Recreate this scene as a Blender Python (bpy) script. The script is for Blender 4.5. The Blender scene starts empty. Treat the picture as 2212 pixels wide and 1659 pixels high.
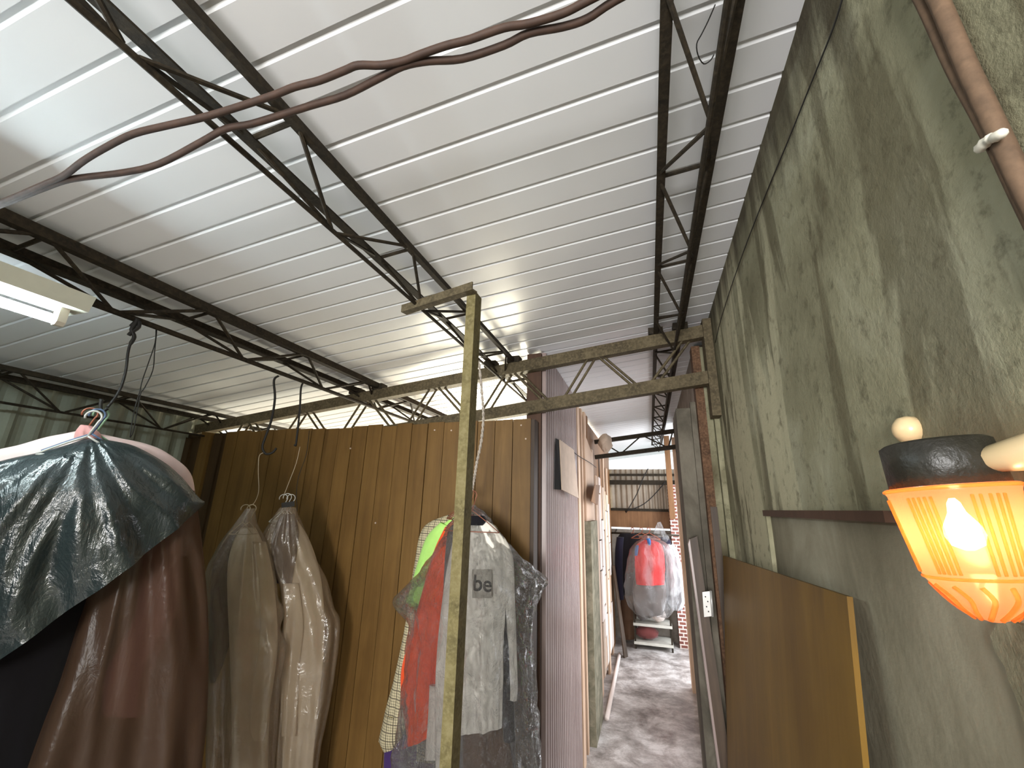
import bpy, math, random
from mathutils import Vector, Matrix, noise
random.seed(7)
scn = bpy.context.scene
C = scn.collection
W, H = 2212, 1659

# ------------------------------------------------------------------ camera
F_PX, YAW, PITCH, ROLL = 913.9, -0.3095, 0.28205, 0.02385
EYE = Vector((0.0, 0.0, 1.6))
_f = Vector((math.sin(YAW)*math.cos(PITCH), math.cos(YAW)*math.cos(PITCH), math.sin(PITCH)))
_r = Vector((math.cos(YAW), -math.sin(YAW), 0.0))
_u = _r.cross(_f)
RT = math.cos(ROLL)*_r + math.sin(ROLL)*_u
UP = -math.sin(ROLL)*_r + math.cos(ROLL)*_u
cam_data = bpy.data.cameras.new('camera')
cam = bpy.data.objects.new('camera', cam_data); C.objects.link(cam)
cam_data.sensor_width = 36.0
cam_data.lens = F_PX/W*36.0
cam_data.clip_start = 0.02
cam.matrix_world = Matrix(((RT.x, UP.x, -_f.x, EYE.x), (RT.y, UP.y, -_f.y, EYE.y), (RT.z, UP.z, -_f.z, EYE.z), (0, 0, 0, 1)))
scn.camera = cam

# ------------------------------------------------------------------ world, daylight, exposure
vs = scn.view_settings
scn.display_settings.display_device = 'sRGB'
vs.view_transform = 'Standard'; vs.look = 'None'; vs.gamma = 1.0; vs.use_curve_mapping = False
vs.exposure = 0.9
scn.cycles.use_denoising = True
scn.cycles.max_bounces = 10
scn.cycles.transparent_max_bounces = 24
scn.cycles.sample_clamp_indirect = 6.0
world = bpy.data.worlds.new('sky'); scn.world = world; world.use_nodes = True
bg = world.node_tree.nodes['Background']
bg.inputs[0].default_value = (0.86, 0.95, 1.0, 1); bg.inputs[1].default_value = 1.2

def area(name, loc, rot, sx, sy, power, col):
    d = bpy.data.lights.new(name, 'AREA'); d.shape = 'RECTANGLE'; d.size = sx; d.size_y = sy
    d.energy = power; d.color = col
    o = bpy.data.objects.new(name, d); C.objects.link(o); o.location = loc; o.rotation_euler = rot
    return o
# daylight through the window in the wall behind the camera
area('daylight_entrance', (-0.25, -2.42, 1.60), (math.radians(99), 0, 0), 0.9, 1.0, 92, (1.0, 0.985, 0.97))
# daylight from the open side of the store room behind the partition
area('daylight_store_room', (-2.05, 5.9, 1.0), (math.radians(-112), 0, 0), 1.7, 1.8, 230, (1.0, 0.92, 0.70))
# daylight through the side opening at the end of the passage
area('daylight_passage', (0.62, 5.55, 1.25), (math.radians(90), 0, math.radians(97)), 1.15, 2.0, 24, (0.90, 0.93, 1.0))
# and through a second opening, out of sight just past the door pier
area('daylight_passage_near', (0.56, 3.25, 1.15), (math.radians(74), 0, math.radians(90)), 0.95, 1.6, 14, (0.96, 0.95, 1.0))

# ------------------------------------------------------------------ helpers
TAN = math.tan(math.radians(6.5))
def zc(x): return 2.495 + TAN*x            # underside of the sloping roof panels
def ray(x, y): return RT*((x-W/2)/F_PX) - UP*((y-H/2)/F_PX) + _f
def at(x, y, pl):
    """point of plane pl seen at photo pixel (x, y); pl = ('x'|'y'|'z', v), ('c', drop below roof) or ('p', point, normal)"""
    d = ray(x, y)
    if pl[0] == 'c': p0, n = Vector((0, 0, 2.495-pl[1])), Vector((-TAN, 0, 1))
    elif pl[0] == 'p': p0, n = Vector(pl[1]), Vector(pl[2])
    else:
        i = 'xyz'.index(pl[0]); n = Vector((0, 0, 0)); n[i] = 1; p0 = n*pl[1]
    t = (p0-EYE).dot(n)/d.dot(n)
    return EYE + d*t

class MB:
    def __init__(s): s.v = []; s.f = []
    def add(s, vs_, fs):
        b = len(s.v); s.v += [Vector(p) for p in vs_]; s.f += [tuple(b+i for i in f) for f in fs]; return s
    def box(s, lo, hi):
        (a, b, c), (d, e, f) = lo, hi
        return s.add([(a,b,c),(d,b,c),(d,e,c),(a,e,c),(a,b,f),(d,b,f),(d,e,f),(a,e,f)],
                     [(0,3,2,1),(4,5,6,7),(0,1,5,4),(1,2,6,5),(2,3,7,6),(3,0,4,7)])
    def section(s, p0, p1, prof, up=(0,0,1), closed=True):
        """extrude a 2-D profile (side, up) from p0 to p1"""
        p0, p1 = Vector(p0), Vector(p1); d = (p1-p0).normalized(); up = Vector(up)
        sd = d.cross(up)
        if sd.length < 1e-5: sd = d.cross(Vector((1, 0, 0)))
        sd.normalize(); u = sd.cross(d)
        n = len(prof); vs_ = []
        for p in (p0, p1): vs_ += [p + sd*a + u*b for a, b in prof]
        fs = [(i, (i+1) % n, n+(i+1) % n, n+i) for i in range(n if closed else n-1)]
        fs += [tuple(reversed(range(n))), tuple(range(n, 2*n))]
        return s.add(vs_, fs)
    def bar(s, p0, p1, w, h, up=(0,0,1)):
        return s.section(p0, p1, [(-w/2,-h/2),(w/2,-h/2),(w/2,h/2),(-w/2,h/2)], up)
    def angle(s, p0, p1, a, t=0.004, up=(0,0,1), fx=1, fy=1):
        pr = [(0,0),(a*fx,0),(a*fx,t*fy),(t*fx,t*fy),(t*fx,a*fy),(0,a*fy)]
        if fx*fy < 0: pr.reverse()
        return s.section(p0, p1, pr, up)
    def tube(s, pts, r, seg=8, close=False):
        pts = [Vector(p) for p in pts]; n = len(pts); rs = r if isinstance(r, (list, tuple)) else [r]*n
        prev = None; base = len(s.v); vs_ = []
        for i, p in enumerate(pts):
            d = (pts[min(i+1, n-1)]-pts[max(i-1, 0)])
            d = d.normalized() if d.length > 1e-9 else Vector((0, 0, 1))
            a = prev if prev is not None else (Vector((0, 0, 1)) if abs(d.z) < 0.9 else Vector((1, 0, 0)))
            a = (a - d*a.dot(d)); a.normalize(); prev = a; b = d.cross(a)
            vs_ += [p + (a*math.cos(2*math.pi*k/seg)+b*math.sin(2*math.pi*k/seg))*rs[i] for k in range(seg)]
        fs = []
        for i in range(n-1):
            for k in range(seg):
                k2 = (k+1) % seg
                fs.append((i*seg+k, i*seg+k2, (i+1)*seg+k2, (i+1)*seg+k))
        fs += [tuple(reversed(range(seg))), tuple(range((n-1)*seg, n*seg))]
        return s.add(vs_, fs)
    def prism(s, poly, off):
        """solid plate: polygon plus its copy moved by off"""
        poly = [Vector(p) for p in poly]; n = len(poly); off = Vector(off)
        vs_ = poly + [p+off for p in poly]
        fs = [tuple(range(n)), tuple(reversed(range(n, 2*n)))] + [(i, n+i, n+(i+1) % n, (i+1) % n) for i in range(n)]
        return s.add(vs_, fs)
    def lathe(s, prof, c, seg=32, sx=1.0, sy=1.0, ex=2.0, rot=0.0):
        c = Vector(c); vs_ = []
        for r, z in prof:
            for k in range(seg):
                a = 2*math.pi*k/seg; ca, sa = math.cos(a), math.sin(a)
                x = math.copysign(abs(ca)**(2/ex), ca)*r*sx; y = math.copysign(abs(sa)**(2/ex), sa)*r*sy
                vs_.append(c + Vector((x*math.cos(rot)-y*math.sin(rot), x*math.sin(rot)+y*math.cos(rot), z)))
        fs = []
        for i in range(len(prof)-1):
            for k in range(seg):
                k2 = (k+1) % seg; fs.append((i*seg+k, i*seg+k2, (i+1)*seg+k2, (i+1)*seg+k))
        fs += [tuple(reversed(range(seg))), tuple(range((len(prof)-1)*seg, len(prof)*seg))]
        return s.add(vs_, fs)
    def build(s, name, m, parent=None, smooth=False, loc=None):
        org = Vector(parent['_o']) if parent is not None else Vector(loc if loc is not None else (0, 0, 0))
        me = bpy.data.meshes.new(name)
        me.from_pydata([tuple(p-org) for p in s.v], [], s.f); me.update()
        if smooth: me.polygons.foreach_set('use_smooth', [True]*len(me.polygons))
        me.materials.append(M[m] if isinstance(m, str) else m)
        o = bpy.data.objects.new(name, me); C.objects.link(o)
        if parent is not None: o.parent = parent
        else: o.location = org
        o['_o'] = tuple(org)
        return o

def tag(o, label, cat, group=None):
    o['label'] = label; o['category'] = cat
    if group: o['group'] = group
    return o
def thing(name, label, cat, loc, group=None):
    o = bpy.data.objects.new(name, None); C.objects.link(o); o.location = loc; o['_o'] = tuple(loc)
    o.empty_display_size = 0.05
    return tag(o, label, cat, group)
def struct(o): o['kind'] = 'structure'; return o
def copies(o, locs):
    """copies of a part (same mesh, same parent), each moved by an offset"""
    for l in locs:
        c = o.copy(); C.objects.link(c); c.parent = o.parent; c.location = Vector(o.location)+Vector(l)
def smooth_path(pts, k=4):
    pts = [Vector(p) for p in pts]; out = []
    for i in range(len(pts)-1):
        a, b = pts[max(i-1, 0)], pts[i]; c, d = pts[i+1], pts[min(i+2, len(pts)-1)]
        for j in range(k):
            t = j/k
            out.append(0.5*((2*b)+(c-a)*t+(2*a-5*b+4*c-d)*t*t+(3*b-a-3*c+d)*t**3))
    return out+[pts[-1]]
def pxpath(px, pl, k=4): return smooth_path([at(x, y, pl) for x, y in px], k)

# ------------------------------------------------------------------ materials
M = {}
class NT:
    def __init__(s, name):
        m = bpy.data.materials.new(name); m.use_nodes = True; s.m = m; s.t = m.node_tree; s.n = s.t.nodes; s.l = s.t.links
        s.b = s.n['Principled BSDF']; s.out = s.n['Material Output']; M[name] = m
        s.tc = s.n.new('ShaderNodeTexCoord')
    def map(s, scale=(1,1,1), rnd=False):
        mp = s.n.new('ShaderNodeMapping'); mp.inputs['Scale'].default_value = scale
        s.l.new(s.tc.outputs['Object'], mp.inputs['Vector'])
        if rnd:
            oi = s.n.new('ShaderNodeObjectInfo'); ml = s.n.new('ShaderNodeMath'); ml.operation = 'MULTIPLY'; ml.inputs[1].default_value = 37.0
            s.l.new(oi.outputs['Random'], ml.inputs[0]); cb = s.n.new('ShaderNodeCombineXYZ')
            for i in range(3): s.l.new(ml.outputs[0], cb.inputs[i])
            s.l.new(cb.outputs[0], mp.inputs['Location'])
        return mp.outputs[0]
    def noise(s, vec, scale, detail=5, rough=0.6, dist=0.0):
        n = s.n.new('ShaderNodeTexNoise'); n.inputs['Scale'].default_value = scale; n.inputs['Detail'].default_value = detail
        n.inputs['Roughness'].default_value = rough; n.inputs['Distortion'].default_value = dist
        s.l.new(vec, n.inputs['Vector']); return n.outputs['Fac']
    def ramp(s, fac, stops):
        r = s.n.new('ShaderNodeValToRGB'); e = r.color_ramp.elements
        while len(e) < len(stops): e.new(0.5)
        for el, (p, c) in zip(e, stops): el.position = p; el.color = (*c, 1) if len(c) == 3 else c
        s.l.new(fac, r.inputs[0]); return r.outputs[0]
    def mix(s, fac, a, b, mode='MIX'):
        n = s.n.new('ShaderNodeMix'); n.data_type = 'RGBA'; n.blend_type = mode
        for sock, v in ((n.inputs[0], fac), (n.inputs[6], a), (n.inputs[7], b)):
            if hasattr(v, 'is_output'): s.l.new(v, sock)
            elif isinstance(v, (int, float)): sock.default_value = v
            else: sock.default_value = (*v, 1)
        return n.outputs[2]
    def math(s, op, a, b=0.0, clamp=False):
        n = s.n.new('ShaderNodeMath'); n.operation = op; n.use_clamp = clamp
        for sock, v in ((n.inputs[0], a), (n.inputs[1], b)):
            if hasattr(v, 'is_output'): s.l.new(v, sock)
            else: sock.default_value = v
        return n.outputs[0]
    def bump(s, h, strength=0.3, dist=0.01):
        b = s.n.new('ShaderNodeBump'); b.inputs['Strength'].default_value = strength; b.inputs['Distance'].default_value = dist
        s.l.new(h, b.inputs['Height']); s.l.new(b.outputs[0], s.b.inputs['Normal']); return b.outputs[0]
    def set(s, col=None, rough=0.6, metal=0.0, spec=0.5):
        if col is not None:
            if hasattr(col, 'is_output'): s.l.new(col, s.b.inputs['Base Color'])
            else: s.b.inputs['Base Color'].default_value = (*col, 1)
        s.b.inputs['Roughness'].default_value = rough; s.b.inputs['Metallic'].default_value = metal
        s.b.inputs['Specular IOR Level'].default_value = spec
        return s
def S(r, g, b):
    f = lambda c: (c/255/12.92) if c/255 <= 0.04045 else ((c/255+0.055)/1.055)**2.4
    return (f(r), f(g), f(b))
def simple(name, col, rough=0.6, var=0.25, scale=14, metal=0.0, bump=0.0, rnd=True, spec=0.4, stretch=(1,1,1)):
    t = NT(name); v = t.map(stretch, rnd); f = t.noise(v, scale)
    d = tuple(c*(1-var) for c in col); l = tuple(min(1, c*(1+var)) for c in col)
    t.set(t.ramp(f, [(0.3, d), (0.7, l)]), rough, metal, spec)
    if bump: t.bump(f, bump, 0.01)
    return t

# roof panels: glossy white enamel
t = NT('roof_white'); v = t.map((1, 1, 1)); f = t.noise(v, 1.3, 3)
t.set(t.ramp(f, [(0.3, S(218, 219, 220)), (0.7, S(230, 231, 232))]), 0.34, 0, 0.5)
# dusty old steel
def steel(name, a, b, c, rough=0.75):
    t = NT(name); v = t.map((1,1,1), True); f = t.noise(v, 18, 6, 0.7); g = t.noise(v, 90, 3)
    col = t.mix(t.ramp(g, [(0.45, (0,0,0)), (0.75, (1,1,1))]), t.ramp(f, [(0.3, a), (0.55, b), (0.75, c)]), c)
    t.set(col, rough, 0.15, 0.3); t.bump(g, 0.25, 0.004)
steel('steel_dark', S(30, 26, 19), S(44, 37, 27), S(62, 53, 39))
steel('steel_girder', S(62, 54, 39), S(86, 76, 56), S(110, 99, 76))
steel('steel_post', S(84, 76, 46), S(112, 102, 66), S(128, 118, 84))
steel('steel_green', S(66, 70, 58), S(92, 97, 84), S(120, 122, 106))
steel('rust', S(60, 42, 28), S(92, 66, 46), S(122, 92, 70))
# wood
def wood(name, a, b, c, rough=0.55, sc=9):
    t = NT(name); v = t.map((1, 1, 0.07), True); f = t.noise(v, sc*3, 6, 0.65, 0.6); v2 = t.map((1,1,0.6), True); g = t.noise(v2, 3.5, 4)
    col = t.mix(0.5, t.ramp(f, [(0.3, a), (0.5, b), (0.72, c)]), t.ramp(g, [(0.3, a), (0.7, c)]))
    t.set(col, rough, 0, 0.3); t.bump(f, 0.12, 0.004)
    return t
wood('panelling', S(88, 63, 30), S(111, 82, 40), S(130, 99, 54), 0.5)
wood('panelling_dark', S(50, 36, 20), S(66, 48, 28), S(84, 64, 40), 0.55)
wood('post_wood', S(52, 36, 26), S(70, 48, 34), S(90, 64, 48), 0.6)
wood('lilac_strip', S(126, 108, 104), S(150, 132, 127), S(170, 153, 148), 0.32)
wood('pale_plank', S(178, 146, 120), S(204, 174, 148), S(222, 196, 172), 0.6)
wood('brown_plank', S(104, 72, 46), S(128, 92, 60), S(150, 112, 78), 0.6)
wood('door_brown', S(46, 36, 28), S(66, 52, 40), S(92, 74, 58), 0.5)
t = wood('plywood', S(88, 62, 12), S(104, 75, 17), S(124, 94, 34), 0.5, 4)
lk = t.b.inputs['Base Color'].links[0].from_socket
sz = t.n.new('ShaderNodeSeparateXYZ'); t.l.new(t.tc.outputs['Object'], sz.inputs[0])
damp = t.math('ADD', sz.outputs['Z'], t.math('MULTIPLY', t.math('SUBTRACT', t.noise(t.map((1, 7, 0.8)), 1.6, 5), 0.5), 0.5))
md = t.n.new('ShaderNodeMapRange'); md.inputs['From Min'].default_value = 1.44; md.inputs['From Max'].default_value = 1.54; t.l.new(damp, md.inputs['Value'])
t.l.new(t.mix(t.math('MULTIPLY', md.outputs[0], 0.5, True), lk, S(60, 44, 22)), t.b.inputs['Base Color'])
# stained plaster
t = NT('plaster_stained')
v = t.map((1, 1, 1)); vs_ = t.map((1, 3.2, 0.55)); vf = t.map((1, 5.0, 0.75))
base = t.ramp(t.noise(v, 2.6, 6, 0.6, 0.3), [(0.3, S(112, 107, 84)), (0.5, S(141, 137, 111)), (0.7, S(172, 169, 145))])
streak = t.noise(vs_, 2.2, 6, 0.62, 0.5)
col = t.mix(t.ramp(streak, [(0.50, (0,0,0)), (0.57, (1,1,1))]), base, t.mix(0.6, base, S(78, 70, 50)))
pale = t.noise(vf, 1.5, 5, 0.55, 0.8)
sx = t.n.new('ShaderNodeSeparateXYZ'); t.l.new(t.tc.outputs['Object'], sx.inputs[0])
# pale lime runs down the part of the wall near the girder
near = t.math('MULTIPLY', t.ramp(sx.outputs['Y'], [(0.35, (0,0,0)), (0.5, (1,1,1)), (0.95, (1,1,1)), (1.0, (0.4,0.4,0.4))]), t.ramp(pale, [(0.5, (0,0,0)), (0.58, (1,1,1))]))
mr = t.n.new('ShaderNodeMapRange'); mr.inputs['From Min'].default_value = 0.0; mr.inputs['From Max'].default_value = 2.3
t.l.new(sx.outputs['Y'], mr.inputs['Value'])
near = t.math('MULTIPLY', t.ramp(mr.outputs[0], [(0.42, (0,0,0)), (0.55, (1,1,1)), (0.98, (1,1,1)), (1.0, (0.4,0.4,0.4))]), t.ramp(pale, [(0.47, (0,0,0)), (0.54, (1,1,1))]))
col = t.mix(t.math('MULTIPLY', near, 0.85), col, S(190, 184, 154))
# soot band close under the roof, broken into drips
drip = t.noise(t.map((1, 9, 0.4)), 1.6, 4, 0.5)
hz = t.math('ADD', sx.outputs['Z'], t.math('MULTIPLY', t.math('SUBTRACT', drip, 0.5), 0.55))
mz = t.n.new('ShaderNodeMapRange'); mz.inputs['From Min'].default_value = 2.34; mz.inputs['From Max'].default_value = 2.52
t.l.new(hz, mz.inputs['Value'])
col = t.mix(t.math('MULTIPLY', mz.outputs[0], 0.8, True), col, S(62, 54, 40))
fine = t.noise(v, 70, 4, 0.7); spk = t.noise(v, 26, 6, 0.7)
col = t.mix(t.ramp(spk, [(0.54, (0,0,0)), (0.68, (0.6,0.6,0.6))]), col, S(78, 72, 54))
t.set(col, 0.85, 0, 0.2); t.bump(t.math('ADD', fine, t.math('MULTIPLY', spk, 1.5)), 0.32, 0.005)
# smoother grey render of the lower wall
t = NT('plaster_grey'); v = t.map((1, 1.6, 0.7)); f = t.noise(v, 2.2, 6, 0.6, 0.5); g = t.noise(t.map(), 60, 3)
t.set(t.ramp(f, [(0.3, S(98, 91, 73)), (0.5, S(136, 129, 109)), (0.72, S(170, 164, 143))]), 0.8, 0, 0.2); t.bump(g, 0.25, 0.004)
t = NT('concrete'); v = t.map(); f = t.noise(v, 3.2, 7, 0.65, 0.4); g = t.noise(v, 30, 4)
t.set(t.ramp(f, [(0.28, S(96, 90, 80)), (0.5, S(136, 128, 118)), (0.72, S(168, 160, 150))]), 0.8, 0, 0.25); t.bump(g, 0.4, 0.006)
t = NT('floor_concrete'); v = t.map(); f = t.noise(v, 4.2, 9, 0.72, 0.25); g = t.noise(v, 24, 4)
t.set(t.ramp(f, [(0.35, S(112, 106, 101)), (0.5, S(164, 158, 154)), (0.62, S(206, 202, 199))]), 0.36, 0, 0.5); t.bump(g, 0.3, 0.006)
t = NT('mossy_concrete'); v = t.map(); f = t.noise(v, 9, 7, 0.65, 0.4)
t.set(t.ramp(f, [(0.3, S(92, 90, 74)), (0.5, S(124, 120, 102)), (0.72, S(160, 152, 132))]), 0.85, 0, 0.2); t.bump(f, 0.5, 0.01)
t = NT('pier_concrete'); v = t.map((1, 1, 0.6)); f = t.noise(v, 5, 7, 0.65, 0.4); g = t.noise(v, 30, 4)
t.set(t.ramp(f, [(0.3, S(58, 53, 45)), (0.5, S(92, 86, 75)), (0.7, S(126, 119, 106))]), 0.8, 0, 0.25); t.bump(g, 0.4, 0.006)
simple('corrugated_grey', S(142, 145, 130), 0.6, 0.2, 5, 0.1)
simple('corrugated_far', S(160, 148, 132), 0.6, 0.18, 5, 0.1)
simple('cable_brown', S(62, 44, 34), 0.7, 0.3, 40)
simple('cable_dusty', S(96, 76, 58), 0.8, 0.3, 60)
simple('wire_black', S(30, 28, 26), 0.6, 0.2)
simple('string_pale', S(190, 176, 150), 0.8, 0.15, 60)
simple('rope_grey', S(170, 160, 148), 0.9, 0.45, 120)
simple('copper_wire', S(150, 92, 72), 0.4, 0.2, 30, 0.4)
simple('white_wire', S(205, 205, 200), 0.4, 0.1)
simple('blue_wire', S(90, 110, 140), 0.4, 0.1)
simple('green_wire', S(130, 160, 130), 0.4, 0.1)
simple('white_enamel', S(206, 206, 190), 0.45, 0.08, 8)
simple('socket_white', S(214, 206, 190), 0.4, 0.06)
simple('cap_black', S(34, 32, 26), 0.42, 0.35, 40, bump=0.3)
simple('porcelain', S(206, 182, 140), 0.3, 0.1, 10)
simple('tie_white', S(214, 208, 192), 0.6, 0.12, 60)
simple('cardboard', S(196, 176, 158), 0.85, 0.1, 14)
simple('paper_white', S(228, 214, 206), 0.8, 0.06, 8)
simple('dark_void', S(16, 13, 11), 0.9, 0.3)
simple('hinge_steel', S(190, 188, 184), 0.4, 0.12, 30, 0.5)
simple('shelf_white', S(196, 194, 184), 0.5, 0.12, 12)
# fabrics
def fabric(name, col, rough=0.9, var=0.12, sc=6):
    t = simple(name, col, rough, var, sc, spec=0.15); t.b.inputs['Sheen Weight'].default_value = 0.15; return t
fabric('cloth_white', S(238, 233, 222)); fabric('cloth_offwhite', S(214, 200, 176)); fabric('cloth_green', S(176, 226, 120)); fabric('cloth_orange', S(242, 84, 32))
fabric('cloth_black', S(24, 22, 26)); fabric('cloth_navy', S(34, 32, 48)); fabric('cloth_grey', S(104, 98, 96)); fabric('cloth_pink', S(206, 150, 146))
fabric('cloth_red', S(206, 26, 34)); fabric('cloth_blue', S(60, 98, 150)); fabric('cloth_purple', S(72, 50, 104)); fabric('cloth_maroon', S(112, 62, 60)); fabric('cloth_brown', S(90, 68, 52))
fabric('cloth_palepink', S(226, 200, 196))
# checked shirt cloth: woven stripes both ways
t = NT('cloth_check')
def stripes(t, axis, freq, lo):
    s_ = t.n.new('ShaderNodeSeparateXYZ'); t.l.new(t.tc.outputs['Object'], s_.inputs[0])
    a = t.math('MULTIPLY', s_.outputs[axis], freq); b_ = t.math('FRACT', a); return t.math('LESS_THAN', b_, lo)
a = stripes(t, 'X', 96, 0.36); b_ = stripes(t, 'Z', 96, 0.36); a2 = stripes(t, 'X', 32, 0.14); b2 = stripes(t, 'Z', 32, 0.14)
fac = t.math('MULTIPLY', t.math('ADD', a, b_), 0.42)
col = t.mix(fac, S(206, 194, 160), S(88, 84, 70)); col = t.mix(t.math('MULTIPLY', t.math('ADD', a2, b2, True), 0.7), col, S(70, 62, 56))
t.set(col, 0.9, 0, 0.15)
# thin plastic film
def film(name, tint, clear, milky, gloss, rough=0.16, bump=0.6, bsc=16, tcol=None, off=0.35):
    t = NT(name); t.n.remove(t.b)
    v = t.map((1, 1, 1)); vv = t.map((1.3, 1.3, 0.55))
    h = t.math('ADD', t.noise(vv, bsc, 5, 0.6, 1.6), t.math('MULTIPLY', t.noise(v, bsc*3.2, 4, 0.6, 1.2), 0.45))
    bp = t.n.new('ShaderNodeBump'); bp.inputs['Strength'].default_value = bump; bp.inputs['Distance'].default_value = 0.03; t.l.new(h, bp.inputs['Height'])
    tr = t.n.new('ShaderNodeBsdfTransparent'); tr.inputs[0].default_value = (*(tcol or (1, 1, 1)), 1)
    df = t.n.new('ShaderNodeBsdfDiffuse'); df.inputs[0].default_value = (*tint, 1); t.l.new(bp.outputs[0], df.inputs['Normal'])
    tl = t.n.new('ShaderNodeBsdfTranslucent'); tl.inputs[0].default_value = (*tint, 1); t.l.new(bp.outputs[0], tl.inputs['Normal'])
    gl = t.n.new('ShaderNodeBsdfGlossy'); gl.inputs['Roughness'].default_value = rough; t.l.new(bp.outputs[0], gl.inputs['Normal'])
    m1 = t.n.new('ShaderNodeMixShader'); m1.inputs[0].default_value = 0.45; t.l.new(df.outputs[0], m1.inputs[1]); t.l.new(tl.outputs[0], m1.inputs[2])
    m2 = t.n.new('ShaderNodeMixShader'); m2.inputs[0].default_value = milky/(milky+clear); t.l.new(tr.outputs[0], m2.inputs[1]); t.l.new(m1.outputs[0], m2.inputs[2])
    lw = t.n.new('ShaderNodeLayerWeight'); lw.inputs[0].default_value = 0.35; t.l.new(bp.outputs[0], lw.inputs['Normal'])
    g2 = t.math('MULTIPLY', t.math('ADD', t.math('MULTIPLY', lw.outputs['Fresnel'], 1.6), off), gloss, True)
    m3 = t.n.new('ShaderNodeMixShader'); t.l.new(g2, m3.inputs[0]); t.l.new(m2.outputs[0], m3.inputs[1]); t.l.new(gl.outputs[0], m3.inputs[2])
    t.l.new(m3.outputs[0], t.out.inputs['Surface'])
film('film_clear', S(230, 228, 224), 0.94, 0.06, 0.6, 0.07, 1.0, 20, None, 0.09)
film('film_milky', S(190, 168, 142), 0.58, 0.42, 0.26, 0.2, 0.4, 7)
film('film_brown', S(104, 80, 64), 0.22, 0.78, 0.07, 0.35, 0.25, 4)
film('film_dark', S(54, 68, 70), 0.06, 0.94, 0.24, 0.24, 0.28, 8, S(60, 70, 74))
film('film_white', S(226, 228, 232), 0.35, 0.65, 0.5, 0.15, 0.8, 10)
film('film_fogged', S(224, 222, 216), 0.90, 0.10, 0.45, 0.12, 0.8, 10, None, 0.08)
# light sources
def emit(name, col, s):
    t = NT(name); t.n.remove(t.b); e = t.n.new('ShaderNodeEmission'); e.inputs[0].default_value = (*col, 1); e.inputs[1].default_value = s
    t.l.new(e.outputs[0], t.out.inputs['Surface'])
emit('tube_light', (0.80, 0.95, 1.0), 50.0)
emit('bulb_light', (1.0, 0.68, 0.38), 40.0)
# amber lamp glass
t = NT('amber_glass'); t.n.remove(t.b); v = t.map(); h = t.noise(v, 90, 4)
bp = t.n.new('ShaderNodeBump'); bp.inputs['Strength'].default_value = 0.3; bp.inputs['Distance'].default_value = 0.004; t.l.new(h, bp.inputs['Height'])
tl = t.n.new('ShaderNodeBsdfTranslucent'); tl.inputs[0].default_value = (*S(240, 146, 108), 1); t.l.new(bp.outputs[0], tl.inputs['Normal'])
df = t.n.new('ShaderNodeBsdfDiffuse'); df.inputs[0].default_value = (*S(196, 122, 92), 1)
tr = t.n.new('ShaderNodeBsdfTransparent'); tr.inputs[0].default_value = (1.0, 0.8, 0.58, 1)
gl = t.n.new('ShaderNodeBsdfGlossy'); gl.inputs['Roughness'].default_value = 0.15
ms = []
def mixs(f, a, b):
    m = t.n.new('ShaderNodeMixShader'); m.inputs[0].default_value = f; t.l.new(a, m.inputs[1]); t.l.new(b, m.inputs[2]); return m.outputs[0]
t.l.new(mixs(0.06, mixs(0.35, mixs(0.35, tl.outputs[0], df.outputs[0]), tr.outputs[0]), gl.outputs[0]), t.out.inputs['Surface'])
t = NT('amber_glass_rib'); t.n.remove(t.b)
tl = t.n.new('ShaderNodeBsdfTranslucent'); tl.inputs[0].default_value = (*S(255, 200, 140), 1)
tr = t.n.new('ShaderNodeBsdfTransparent'); tr.inputs[0].default_value = (1.0, 0.86, 0.66, 1)
t.l.new(mixs(0.55, tl.outputs[0], tr.outputs[0]), t.out.inputs['Surface'])
# tile-patterned far pillar (each tile only a few pixels)
t = NT('brick_pillar'); br = t.n.new('ShaderNodeTexBrick'); t.l.new(t.map((1,1,1)), br.inputs['Vector'])
mp = t.n.new('ShaderNodeMapping'); mp.inputs['Rotation'].default_value = (math.radians(90), 0, 0); t.l.new(t.tc.outputs['Object'], mp.inputs['Vector']); t.l.new(mp.outputs[0], br.inputs['Vector'])
br.inputs['Color1'].default_value = (*S(112, 62, 52), 1); br.inputs['Color2'].default_value = (*S(132, 80, 66), 1); br.inputs['Mortar'].default_value = (*S(216, 200, 190), 1)
br.inputs['Scale'].default_value = 1.0; br.inputs['Brick Width'].default_value = 0.085; br.inputs['Row Height'].default_value = 0.042; br.inputs['Mortar Size'].default_value = 0.007
t.set(br.outputs['Color'], 0.7)
simple('outdoor_ground', S(150, 146, 136), 0.9, 0.15, 2)
simple('print_black', S(34, 30, 28), 0.8, 0.1); simple('print_grey', S(176, 170, 158), 0.9, 0.1)

# ------------------------------------------------------------------ the setting
XR, XL, YD = 0.34, -2.95, 2.05       # right wall, left wall, front of the plank partition
YB, YF = -2.5, 6.45                  # behind the camera, far wall of the passage
floor = struct(MB().box((XL-0.2, YB-0.2, -0.1), (2.2, 8.0, 0.0)).build('floor', 'floor_concrete'))
struct(MB().box((-14, -14, -0.16), (14, 16, -0.105)).build('trim_1', 'outdoor_ground'))

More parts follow.
